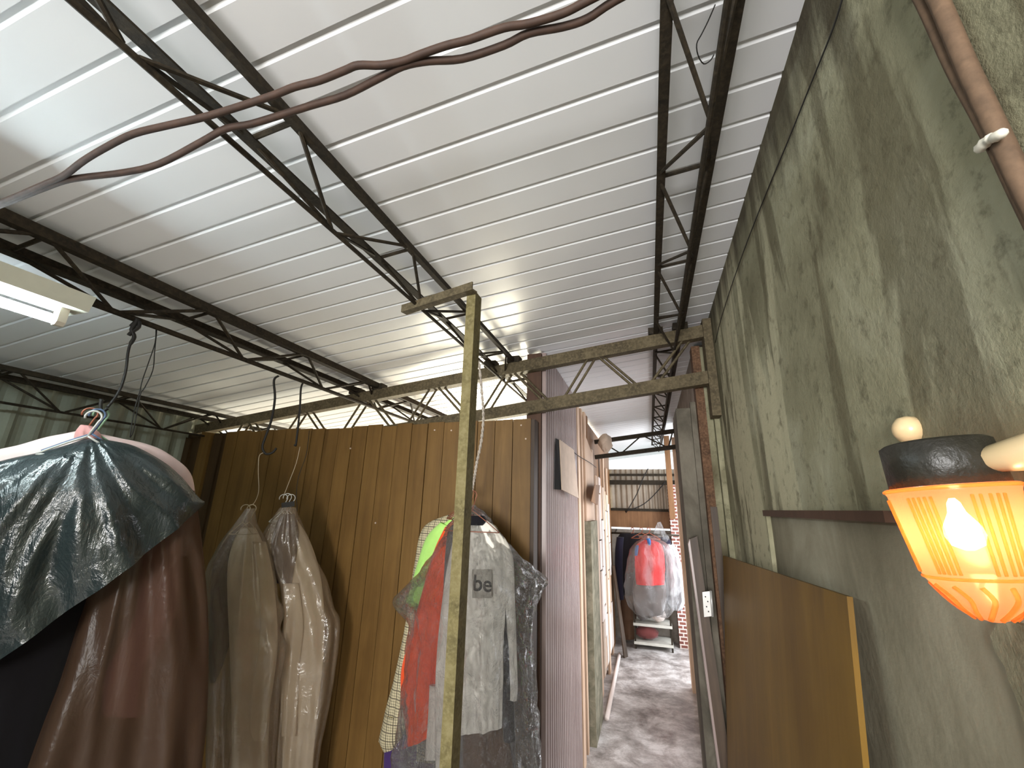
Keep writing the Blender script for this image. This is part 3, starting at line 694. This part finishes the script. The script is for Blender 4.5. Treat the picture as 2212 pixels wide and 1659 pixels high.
def shirt(name, label, group, cat, pl, parts, loc):
    s_ = thing(name, label, cat, loc, group)
    for (pn, m, rows, yy_, dep, kw) in parts:
        cloth(pn, m, s_, rows, PY(yy_) if not isinstance(yy_, tuple) else yy_, dep, **kw)
    return s_
base_c = at(1010, 1640, ('y', 1.85))
# checked shirt at the back
shirt('checked_shirt', 'checked beige shirt, rearmost in the bundle by the post', G, 'shirt', None, [
    ('body', 'cloth_check', rows_sym([(1108, 985, 1020), (1128, 945, 1060), (1160, 925, 1080), (1300, 915, 1090), (1500, 905, 1090), (1640, 900, 1092)]), 1.955, 0.04, dict(seed=1)),
    ('sleeve', 'cloth_check', [(968, 1112, 1000, 1128), (915, 1140, 962, 1165), (896, 1220, 935, 1235), (880, 1330, 922, 1340), (856, 1450, 905, 1465), (835, 1530, 890, 1540), (820, 1600, 868, 1585)], 1.945, 0.035, dict(seed=2, na=32)),
    ('cuff', 'cloth_check', [(833, 1540, 884, 1546), (822, 1585, 868, 1590), (821, 1600, 862, 1602), (830, 1622, 850, 1618)], 1.942, 0.036, dict(seed=3, na=32, nz=14, folds=((3, 0.02, 0),)))], base_c)
shirt('purple_garment', 'dark purple garment showing below the checked sleeve', G, 'clothes', None, [
    ('body', 'cloth_purple', rows_sym([(1590, 850, 900), (1610, 832, 920), (1680, 828, 940), (1900, 825, 960)]), 1.965, 0.03, dict(seed=4))], base_c)
shirt('green_shirt', 'neon green shirt between the checked and orange shirts', G, 'shirt', None, [
    ('body', 'cloth_green', rows_sym([(1112, 990, 1015), (1132, 958, 1050), (1170, 940, 1070), (1300, 930, 1080), (1500, 925, 1080)]), 1.905, 0.03, dict(seed=5)),
    ('sleeve', 'cloth_green', [(952, 1128, 985, 1140), (922, 1160, 960, 1180), (903, 1215, 940, 1235), (888, 1270, 930, 1285), (880, 1300, 925, 1310)], 1.905, 0.03, dict(seed=6, na=32, nz=24))], base_c)
shirt('orange_shirt', 'bright orange long-sleeved shirt inside the clear cover', G, 'shirt', None, [
    ('body', 'cloth_orange', rows_sym([(1118, 990, 1020), (1140, 962, 1050), (1200, 950, 1060), (1350, 940, 1060), (1560, 935, 1060), (1600, 935, 1060)]), 1.865, 0.03, dict(seed=7)),
    ('sleeve', 'cloth_orange', [(962, 1138, 995, 1150), (938, 1190, 980, 1200), (915, 1270, 968, 1285), (888, 1370, 955, 1390), (868, 1450, 940, 1460), (872, 1530, 935, 1530), (884, 1610, 930, 1590)], 1.865, 0.04, dict(seed=8, na=40))], base_c)
shirt('grey_shirt', 'grey shirt with a pale hem between the orange and white shirts', G, 'shirt', None, [
    ('body', 'cloth_grey', rows_sym([(1122, 995, 1040), (1150, 968, 1070), (1250, 958, 1086), (1400, 955, 1100), (1520, 948, 1110), (1700, 945, 1112)]), 1.835, 0.025, dict(seed=9)),
    ('lining', 'cloth_white', rows_sym([(1480, 928, 952), (1560, 924, 950), (1640, 918, 948)]), 1.84, 0.012, dict(seed=10, na=24, nz=16))], base_c)
tee = shirt('white_shirt', 'white long-sleeved shirt with a be print, front of the bundle', G, 'shirt', None, [
    ('body', 'cloth_white', [(1000, 1124, 1052, 1124), (988, 1142, 1075, 1146), (985, 1180, 1092, 1185), (988, 1300, 1090, 1300), (990, 1400, 1086, 1400), (992, 1500, 1084, 1500), (995, 1585, 1082, 1572)], 1.79, 0.03, dict(seed=11, na=96, nz=60, folds=((5, 0.10, 0), (9, 0.09, 0), (15, 0.05, 0)), crumple=0.004, csc=12)),
    ('sleeve', 'cloth_white', [(1066, 1146, 1092, 1165), (1080, 1200, 1108, 1205), (1090, 1290, 1112, 1290), (1098, 1400, 1116, 1400), (1102, 1480, 1118, 1480), (1102, 1512, 1116, 1514)], 1.803, 0.018, dict(seed=12, na=28)),
    ('sleeve', 'cloth_white', [(985, 1142, 1008, 1142), (965, 1230, 995, 1235), (948, 1360, 985, 1365), (940, 1480, 985, 1485), (940, 1600, 985, 1600), (942, 1700, 980, 1700)], 1.80, 0.018, dict(seed=13, na=28))], base_c)
# dark neck opening, printed patch
cloth('collar', 'cloth_black', tee, [(1005, 1114, 1046, 1114), (1002, 1124, 1050, 1125), (1010, 1134, 1044, 1135)], PY(1.775), 0.03, nz=10, na=28, folds=((3, 0.02, 0),), seed=14)
def text_part(body, parent, m, px_c, pl, size):
    cu = bpy.data.curves.new('print', 'FONT'); cu.body = body; cu.size = size; cu.align_x = 'CENTER'; cu.align_y = 'CENTER'; cu.extrude = 0.0006; cu.offset = 0.0012
    o = bpy.data.objects.new('print', cu); dg = bpy.context.evaluated_depsgraph_get(); C.objects.link(o); dg.update()
    me = bpy.data.meshes.new_from_object(o.evaluated_get(bpy.context.evaluated_depsgraph_get())); C.objects.unlink(o); bpy.data.objects.remove(o)
    q = bpy.data.objects.new('print', me); C.objects.link(q); me.materials.clear(); me.materials.append(M[m]); q.parent = parent
    q.rotation_euler = (math.radians(90), 0, 0); q.location = at(*px_c, pl)-Vector(parent['_o'])
    return q
pt = [at(x, y, ('y', 1.748)) for x, y in [(1020, 1230), (1062, 1230), (1062, 1292), (1020, 1292)]]
MB().prism(pt, (0, 0.002, 0)).build('print_patch', 'print_grey', tee)
text_part('be', tee, 'print_black', (1042, 1262), ('y', 1.7465), 0.085)
shirt('dark_trousers', 'dark brown trousers hanging below the white shirt', G, 'trousers', None, [
    ('legs', 'cloth_brown', rows_sym([(1540, 1005, 1085), (1600, 1000, 1100), (1700, 1000, 1110), (1950, 1000, 1110)]), 1.82, 0.03, dict(seed=15, na=40, nz=20)),
    ('waist_fold', 'cloth_black', rows_sym([(1330, 1088, 1106), (1400, 1086, 1112), (1500, 1086, 1110), (1600, 1088, 1112)]), 1.815, 0.02, dict(seed=16, na=24, nz=20))], base_c)
for i, (hx, yy_, lab) in enumerate([(1006, 1.95, 'copper wire hanger at the back of the bundle by the post'), (1010, 1.905, 'copper wire hanger holding the neon green shirt'), (1013, 1.865, 'copper wire hanger holding the orange shirt'), (1017, 1.835, 'copper wire hanger holding the grey shirt')]):
    hanger(lab, (hx, 1056), PY(yy_), 'copper_wire', 'wire hangers in the rope bundle', (0.10, 0.06, 0.075))
hanger('copper wire hanger in front of the white shirt neck', (1022, 1060), PY(1.744), 'copper_wire', 'wire hangers in the rope bundle', (0.125, 0.085, 0.082))
cv = cloth('clear_cover', 'film_clear', None, [(996, 1092, 1030, 1092), (985, 1112, 1052, 1114), (955, 1165, 1085, 1160), (905, 1240, 1125, 1205), (857, 1290, 1176, 1254), (864, 1312, 1170, 1275), (885, 1350, 1146, 1345), (880, 1440, 1150, 1430), (868, 1530, 1156, 1520), (858, 1600, 1160, 1600), (848, 1680, 1168, 1680), (835, 1800, 1175, 1800)], PY(1.81), 0.115, nz=110, na=150, folds=((6, 0.10, 0), (11, 0.08, 0), (17, 0.05, 0)), crumple=0.014, csc=16, rad=(1015, 1070, 8.0, 0.026, 2.5), seed=21, cap=False, loc=base_c)
tag(cv, 'clear crinkled plastic cover over the shirts behind the post', 'garment cover')

# ---- two bagged garments hung left of the post
def hook_black(label, px, pl, r=0.0055, group='black hooks on the left truss'):
    P_ = pxpath(px, pl, 5); return tag(MB().tube(P_, r, 7).build('hanging_hook', 'wire_black', None, True, P_[-1]), label, 'hook', group)
PB = ('p', (-1.60, 1.60, 0), (1.0, -1.0, 0)); B1 = ('p', (-1.66, 1.60, 0), (1.0, -0.95, 0)); B2 = ('p', (-1.60, 1.74, 0), (1.0, -0.95, 0))
hook_black('bent black hook holding the nearer milky garment bag', [(602, 812), (592, 822), (594, 860), (587, 905), (575, 940), (567, 965), (574, 980), (588, 978), (597, 968)], B1)
hook_black('straight black cord loop beside the bent hook', [(655, 826), (650, 840), (648, 880), (644, 920), (641, 945), (639, 962), (636, 960)], B2, 0.005)
P = pxpath([(570, 978), (560, 985), (558, 1020), (559, 1060), (550, 1085), (541, 1092)], B1, 4)
tag(MB().tube(P, 0.0015, 5).build('string', 'string_pale', None, True, P[-1]), 'pale string tied to the bent black hook', 'string')
P = pxpath([(648, 965), (640, 1000), (625, 1040), (614, 1068), (612, 1076)], B2, 4)
tag(MB().tube(P, 0.0015, 5).build('string', 'string_pale', None, True, P[-1]), 'pale string above the farther milky garment bag', 'string')
P = pxpath([(668, 930), (662, 980), (645, 1030), (640, 1070), (642, 1100), (640, 1140)], B2, 4)
tag(MB().tube(P, 0.0015, 5).build('string', 'wire_black', None, True, P[-1]), 'thin dark thread beside the farther milky garment bag', 'string')
for hx, hy, pl, lab in ((532, 1090, B1, 'pale wire hanger top, left one on the nearer milky bag'), (545, 1090, B1, 'pale wire hanger top, right one on the nearer milky bag'), (614, 1068, B2, 'white wire hanger top, left one on the farther milky bag'), (622, 1066, B2, 'white wire hanger top, middle one on the farther milky bag'), (630, 1068, B2, 'white wire hanger top, right one on the farther milky bag')):
    hanger(lab, (hx, hy), pl, 'white_wire' if pl is B2 else 'string_pale', 'hangers in the milky bags', (0.045, 0.05, 0.075))
bb1 = at(520, 1659, B1); bb2 = at(640, 1659, B2)
def B(pl, d): 
    p = Vector(pl[1])+Vector(pl[2]).normalized()*d; return ('p', p, pl[2])
s1 = thing('bagged_shirt', 'off-white shirt inside the nearer milky bag', 'shirt', bb1)
cloth('body', 'cloth_offwhite', s1, rows_sym([(1140, 520, 552), (1180, 500, 570), (1250, 490, 585), (1400, 495, 590), (1580, 500, 580), (1750, 498, 578)]), B(B1, -0.01), 0.016, seed=31)
cloth('sleeve', 'cloth_offwhite', s1, rows_sym([(1170, 545, 575), (1260, 560, 592), (1380, 560, 600), (1480, 545, 590), (1570, 540, 575), (1600, 548, 568)]), B(B1, 0.012), 0.010, seed=32, na=30)
s1b = thing('dark_jacket', 'dark purple-grey jacket at the left inside the nearer milky bag', 'jacket', bb1)
cloth('body', 'cloth_navy', s1b, rows_sym([(1150, 500, 530), (1200, 465, 540), (1260, 455, 540), (1330, 452, 520), (1380, 450, 500), (1440, 452, 480), (1475, 454, 464)]), B(B1, -0.03), 0.012, seed=33)
tag(cloth('milky_bag', 'film_milky', None, [(530, 1098, 552, 1098), (508, 1130, 556, 1130), (472, 1178, 580, 1180), (446, 1232, 594, 1240), (443, 1270, 600, 1290), (446, 1320, 612, 1322), (452, 1362, 604, 1358), (446, 1410, 616, 1400), (448, 1470, 604, 1470), (446, 1560, 598, 1560), (446, 1670, 590, 1670), (448, 1800, 590, 1800)], B1, 0.075, nz=90, na=110, folds=((4, 0.12, 0), (7, 0.10, 0), (11, 0.05, 0)), crumple=0.005, csc=10, rad=(540, 1085, 7.0, 0.02, 2.0), seed=34, cap=False, loc=bb1), 'milky plastic garment bag, nearer of two left of the post', 'garment bag', 'milky garment bags')
s2 = thing('bagged_shirt', 'off-white shirt inside the farther milky bag', 'shirt', bb2)
cloth('body', 'cloth_offwhite', s2, rows_sym([(1120, 606, 640), (1170, 590, 670), (1260, 615, 695), (1400, 612, 700), (1600, 610, 680), (1750, 608, 672)]), B(B2, -0.015), 0.016, seed=35)
cloth('sleeve', 'cloth_offwhite', s2, rows_sym([(1260, 612, 645), (1350, 612, 655), (1450, 605, 645), (1590, 608, 640)]), B(B2, 0.010), 0.010, seed=36, na=30)
s2b = thing('dark_jacket', 'dark jacket at the top of the farther milky bag', 'jacket', bb2)
cloth('body', 'cloth_navy', s2b, rows_sym([(1110, 606, 636), (1150, 590, 645), (1200, 586, 640), (1260, 596, 630)]), B(B2, 0.006), 0.01, seed=37)
tag(MB().section(at(608, 1092, B(B2, 0.01)), at(636, 1088, B(B2, 0.01)), [(-0.012, -0.012), (0.012, -0.012), (0.012, 0.012), (-0.012, 0.012)]).build('black_clamp', 'wire_black', None, False, at(622, 1090, B2)), 'black clamp gathering the neck of the farther milky bag', 'clip')
tag(cloth('milky_bag', 'film_milky', None, [(604, 1096, 640, 1096), (585, 1125, 648, 1120), (566, 1160, 664, 1158), (576, 1205, 682, 1205), (600, 1255, 706, 1255), (608, 1300, 720, 1310), (610, 1345, 733, 1340), (604, 1400, 730, 1400), (600, 1500, 716, 1500), (594, 1600, 696, 1600), (590, 1680, 684, 1680), (588, 1800, 676, 1800)], B2, 0.075, nz=90, na=110, folds=((4, 0.12, 0), (7, 0.10, 0), (11, 0.05, 0)), crumple=0.005, csc=10, rad=(622, 1080, 7.0, 0.02, 2.0), seed=38, cap=False, loc=bb2), 'milky plastic garment bag, farther of two left of the post', 'garment bag', 'milky garment bags')

# ---- foreground bundle at the left edge
A0 = ('p', (-1.58, 0.86, 0), (1.6, -0.87, 0))
ba = at(260, 1659, A0)
ck = thing('knotted_rope', 'black knotted cord holding the bundle under the dark cover', 'cord', at(222, 880, A0))
MB().tube(pxpath([(296, 688), (292, 700), (284, 712), (290, 728), (281, 745), (276, 765), (272, 800), (262, 835), (248, 860), (232, 880)], A0, 4), [0.006]*16+[0.004]*21, 7).build('cord', 'wire_black', ck, True)
MB().tube(pxpath([(283, 705), (298, 692), (300, 706), (284, 718), (278, 724)], A0, 3), 0.006, 7).build('knot', 'wire_black', ck, True)
MB().tube(pxpath([(219, 862), (217, 880), (222, 888), (232, 882)], A0, 3), 0.005, 7).build('hook', 'wire_black', ck, True)
lp = thing('string_loop', 'long dark string loop hanging beside the knotted cord', 'string', at(285, 940, B(A0, -0.1)))
for px in ([(337, 708), (335, 740), (322, 780), (308, 820), (302, 845), (292, 880), (284, 920), (281, 945)], [(339, 708), (334, 760), (330, 800), (312, 838), (304, 850), (296, 890), (288, 930), (281, 945)]):
    MB().tube(pxpath(px, B(A0, -0.1), 4), 0.0017, 5).build('string', 'wire_black', lp, True)
for hx, hy, d, m, lab in ((206, 888, 0.05, 'white_wire', 'pale cream hanger hook, nearest above the dark cover'), (214, 884, 0.02, 'blue_wire', 'blue hanger hook behind the cream one'), (222, 884, -0.02, 'green_wire', 'pale green hanger hook, farthest behind the dark cover'), (198, 882, -0.05, 'copper_wire', 'reddish hanger hook tilted left above the dark cover')):
    hanger(lab, (hx, hy), B(A0, d), m, 'hanger hooks above the dark cover', (0.09, 0.06, 0.075), 0.0028)
sp = thing('pink_coat', 'pale pink coat whose collar and shoulders show above the dark cover', 'coat', ba)
cloth('body', 'cloth_palepink', sp, [(172, 930, 212, 938), (120, 940, 300, 955), (40, 960, 370, 985), (-60, 990, 412, 1030), (-120, 1060, 418, 1100), (-130, 1200, 400, 1200)], B(A0, -0.05), 0.05, seed=41, nz=40, na=72, crumple=0.006)
cloth('collar', 'cloth_pink', sp, [(175, 918, 200, 922), (165, 930, 214, 936), (160, 946, 222, 950)], B(A0, -0.03), 0.04, seed=42, nz=14, na=40, crumple=0.006)
sd_ = thing('pink_garment', 'pinkish garment hanging inside the brownish bag', 'clothes', ba)
cloth('body', 'cloth_pink', sd_, [(300, 1150, 380, 1130), (300, 1220, 390, 1210), (290, 1330, 380, 1330), (230, 1450, 330, 1450), (220, 1540, 320, 1540)], B(A0, -0.03), 0.04, seed=43)
tag(cloth('brown_bag', 'film_brown', None, [(300, 1060, 420, 1060), (230, 1160, 430, 1120), (190, 1280, 440, 1230), (160, 1360, 446, 1330), (120, 1480, 445, 1450), (80, 1580, 438, 1560), (45, 1680, 425, 1670), (10, 1800, 420, 1800)], B(A0, -0.02), 0.085, nz=80, na=110, folds=((3, 0.12, 0), (5, 0.12, 0), (8, 0.06, 0)), crumple=0.003, csc=6, rad=(320, 900, 9.0, 0.03, 1.2), seed=44, cap=False, loc=ba), 'brownish translucent garment bag hanging below the dark cover', 'garment bag')
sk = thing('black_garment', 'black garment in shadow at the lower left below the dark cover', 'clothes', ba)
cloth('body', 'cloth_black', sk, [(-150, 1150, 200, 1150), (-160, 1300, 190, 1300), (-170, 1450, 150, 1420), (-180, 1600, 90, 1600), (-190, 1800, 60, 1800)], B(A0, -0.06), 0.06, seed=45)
tag(cloth('dark_cover', 'film_dark', None, [(178, 950, 215, 948), (120, 968, 285, 962), (40, 988, 345, 992), (-40, 1010, 395, 1034), (-110, 1060, 428, 1076), (-140, 1140, 438, 1084), (-140, 1260, 436, 1090), (-110, 1370, 430, 1096), (-60, 1455, 424, 1102)], A0, 0.14, nz=110, na=160, folds=((5, 0.05, 0), (9, 0.04, 0)), crumple=0.004, csc=11, rad=(195, 930, 4.5, 0.022, 2.0), seed=46, cap=False, loc=ba), 'dark grey crinkled plastic cover draped over coats at the left edge', 'garment cover')

# ------------------------------------------------------------------ passage clutter
Y5 = 5.75
bf = at(1412, 1330, ('y', Y5))
rail = thing('clothes_rail', 'clothes rail across the far end of the passage', 'rail', (0, 6.0, 1.30))
MB().tube([(-0.5, 6.0, 1.30), (0.42, 6.0, 1.30)], 0.012, 8).build('rod', 'steel_dark', rail, True)
for x in (-0.46, 0.40): MB().tube([(x, 6.0, 1.30), (x, YF-0.04, 1.33)], 0.008, 6).build('bracket', 'steel_dark', rail)
sj = thing('black_jacket', 'black jacket hanging left of the bagged red shirt', 'jacket', at(1355, 1290, ('y', 6.0)))
cloth('body', 'cloth_black', sj, rows_sym([(1152, 1340, 1375), (1165, 1333, 1388), (1200, 1330, 1392), (1250, 1330, 1390), (1285, 1334, 1380)]), PY(6.0), 0.06, seed=51, nz=24, na=40)
cloth('sleeve', 'cloth_navy', sj, rows_sym([(1160, 1332, 1348), (1200, 1328, 1346), (1260, 1330, 1346), (1295, 1334, 1348)]), PY(5.96), 0.05, seed=52, nz=20, na=28)
sj2 = thing('dark_jacket', 'dark jacket behind the bagged red shirt, at its right', 'jacket', at(1440, 1290, ('y', 6.05)))
cloth('body', 'cloth_navy', sj2, rows_sym([(1160, 1410, 1440), (1175, 1400, 1450), (1250, 1400, 1452), (1300, 1402, 1450)]), PY(6.05), 0.06, seed=53, nz=24, na=40)
sb = thing('brown_garment', 'brown garment hanging low behind the black jacket', 'clothes', at(1358, 1380, ('y', 6.1)))
cloth('body', 'cloth_brown', sb, rows_sym([(1270, 1342, 1372), (1320, 1340, 1375), (1380, 1342, 1372)]), PY(6.15), 0.06, seed=54, nz=20, na=32)
sr = thing('red_shirt', 'red shirt with blue collar patches inside the clear far bag', 'shirt', bf)
cloth('body', 'cloth_red', sr, rows_sym([(1166, 1392, 1410), (1176, 1376, 1428), (1195, 1371, 1434), (1230, 1371, 1436), (1262, 1374, 1434)]), PY(Y5+0.03), 0.1, seed=55, nz=30, na=48, crumple=0.012, csc=9)
cloth('collar', 'cloth_blue', sr, rows_sym([(1163, 1396, 1404), (1170, 1398, 1406), (1178, 1400, 1406)]), PY(Y5-0.09), 0.02, seed=56, nz=8, na=20)
cloth('shoulder_patch', 'cloth_blue', sr, rows_sym([(1178, 1374, 1380), (1188, 1371, 1379), (1200, 1371, 1377)]), PY(Y5-0.03), 0.04, seed=57, nz=8, na=20)
sg = thing('dark_garment', 'dark garment hem below the red shirt in the far bag', 'clothes', bf)
cloth('body', 'cloth_grey', sg, rows_sym([(1240, 1372, 1432), (1270, 1366, 1440), (1310, 1370, 1438), (1328, 1378, 1430)]), PY(Y5+0.06), 0.09, seed=58, nz=20, na=40)
tag(cloth('clear_bag', 'film_fogged', None, rows_sym([(1158, 1392, 1408), (1168, 1378, 1430), (1185, 1362, 1448), (1220, 1354, 1464), (1260, 1350, 1470), (1295, 1353, 1466), (1320, 1366, 1452), (1334, 1392, 1440), (1336, 1400, 1436)]), PY(Y5), 0.17, nz=70, na=90, folds=((6, 0.08, 0), (11, 0.07, 0)), crumple=0.03, csc=7, seed=59, cap=False, loc=bf), 'clear bulging plastic bag around the red shirt at the passage end', 'garment bag')
tag(cloth('white_bag', 'film_white', None, rows_sym([(1175, 1440, 1452), (1195, 1436, 1466), (1235, 1440, 1476), (1280, 1440, 1482), (1305, 1444, 1478), (1318, 1452, 1468)]), PY(5.9), 0.12, nz=50, na=70, folds=((6, 0.08, 0), (11, 0.07, 0)), crumple=0.03, csc=7, seed=60, cap=True, loc=at(1460, 1318, ('y', 5.9))), 'white shiny plastic bag right of the bagged red shirt', 'bag')
tag(cloth('clear_pouch', 'film_fogged', None, [(1420, 1128, 1428, 1128), (1412, 1150, 1438, 1150), (1408, 1164, 1446, 1162), (1420, 1172, 1440, 1172)], PY(6.0), 0.06, nz=24, na=40, crumple=0.015, csc=9, seed=61, cap=True, loc=at(1428, 1172, ('y', 6.0))), 'small clear pouch hanging above the bagged red shirt', 'bag')
for hx, yy_, lab in ((1366, 5.98, 'wooden-brown hanger over the black jacket, left'), (1385, 5.9, 'brown hanger just left of the bagged red shirt'), (1401, 5.75, 'pinkish hanger of the bagged red shirt')):
    hanger(lab, (hx, 1140), PY(yy_), 'copper_wire', 'hangers on the far rail', (0.13, 0.07, 0.06), 0.005)
# small white rack
ya, yb = 5.95, 6.25
xa, xb = at(1373, 1390, ('y', ya)).x, at(1452, 1390, ('y', ya)).x
rk = thing('small_rack', 'low two-tier white rack under the hanging bags', 'rack', ((xa+xb)/2, 6.1, 0))
for x in (xa, xb):
    for y in (ya, yb): MB().box((x-0.01, y-0.01, 0), (x+0.01, y+0.01, 0.50)).build('leg', 'steel_dark', rk)
for z in (0.05, 0.25): MB().box((xa-0.015, ya-0.015, z), (xb+0.015, yb+0.015, z+0.03)).build('shelf', 'shelf_white', rk)
def lump(name, label, cat, c, r, m, seed):
    b = MB(); prof = [(math.sin(math.pi*i/10)*1.0+0.001, -math.cos(math.pi*i/10)) for i in range(11)]
    b.lathe([(a, z) for a, z in prof], (0, 0, 0), 20)
    c = Vector(c); b.v = [c+Vector((v.x*r[0], v.y*r[1], v.z*r[2]+r[2]))*1.0 + noise.noise_vector(Vector((v.x, v.y, v.z))*2.2+Vector((seed, 0, 0)))*min(r)*0.35 for v in b.v]
    zmin = min(v.z for v in b.v); b.v = [v-Vector((0, 0, zmin-c.z)) for v in b.v]
    return tag(b.build(name, m, None, True, c), label, cat)
xm = (xa+xb)/2
lump('maroon_bundle', 'maroon cloth bundle on the bottom shelf of the white rack', 'bundle', (xm-0.07, 6.06, 0.081), (0.13, 0.1, 0.075), 'cloth_maroon', 2)
lump('grey_bundle', 'grey bundle on the upper shelf of the white rack', 'bundle', (xm-0.11, 6.06, 0.281), (0.07, 0.08, 0.06), 'cloth_grey', 5)
lump('white_bundle', 'crumpled white bag on the upper shelf of the white rack', 'bag', (xm+0.08, 6.04, 0.281), (0.08, 0.08, 0.07), 'paper_white', 9)
lump('stuffed_bag', 'crumpled pale bag stuffed above the passage wall by the girder', 'bag', (-0.40, 4.45, zt2(-0.40)-0.16), (0.07, 0.08, 0.09), 'cardboard', 4)
# leaning dark board, floor pipe, hanging hardboard, folded flap
tag(MB().prism([(-0.385, 5.55, 0.0), (-0.35, 5.62, 0.0), (-0.455, 5.62, 0.95), (-0.47, 5.55, 0.95)], (0.012, -0.01, 0)).build('dark_board', 'door_brown', None, False, (-0.42, 5.58, 0)), 'dark narrow board leaning on the left side of the passage', 'board')
tag(MB().tube([(-0.425, 3.98, 0.018), (-0.43, 5.6, 0.018)], 0.018, 10).build('floor_pipe', 'paper_white', None, True, (-0.43, 4.8, 0)), 'white pipe lying along the foot of the left passage wall', 'pipe')
hb = thing('hardboard_sheet', 'grey hardboard sheet tilted out from the lilac cladding', 'board', at(1230, 1060, ('x', XC+0.05)))
q = [at(1210, 950, ('x', XC+0.02)), at(1240, 972, ('x', XC+0.05)), at(1250, 1076, ('x', XC+0.06)), at(1215, 1058, ('x', XC+0.04))]
MB().prism(q, (-0.006, 0, 0)).build('sheet', 'cardboard', hb)
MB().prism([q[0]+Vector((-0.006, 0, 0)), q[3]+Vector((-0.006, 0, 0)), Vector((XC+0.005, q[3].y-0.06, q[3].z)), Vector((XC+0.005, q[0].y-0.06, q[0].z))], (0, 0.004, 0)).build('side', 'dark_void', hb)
q = [at(1285, 1047, ('x', XC+0.07)), at(1296, 1048, ('x', XC+0.05)), at(1291, 1091, ('x', XC+0.05)), at(1277, 1083, ('x', XC+0.08))]
tag(MB().prism(q, (-0.006, 0.004, 0)).build('hardboard_flap', 'brown_plank', None, False, q[2]), 'small brown board flap jutting from the left passage wall', 'board')
P = pxpath([(1226, 965), (1250, 985), (1275, 1000), (1288, 1010)], ('x', XC+0.03), 3)
tag(MB().tube(P, 0.003, 5).build('wall_wire', 'wire_black', None, True, P[3]), 'thin wire strung along the left passage wall', 'wire')
for o in bpy.data.objects:
    if '_o' in o.keys(): del o['_o']
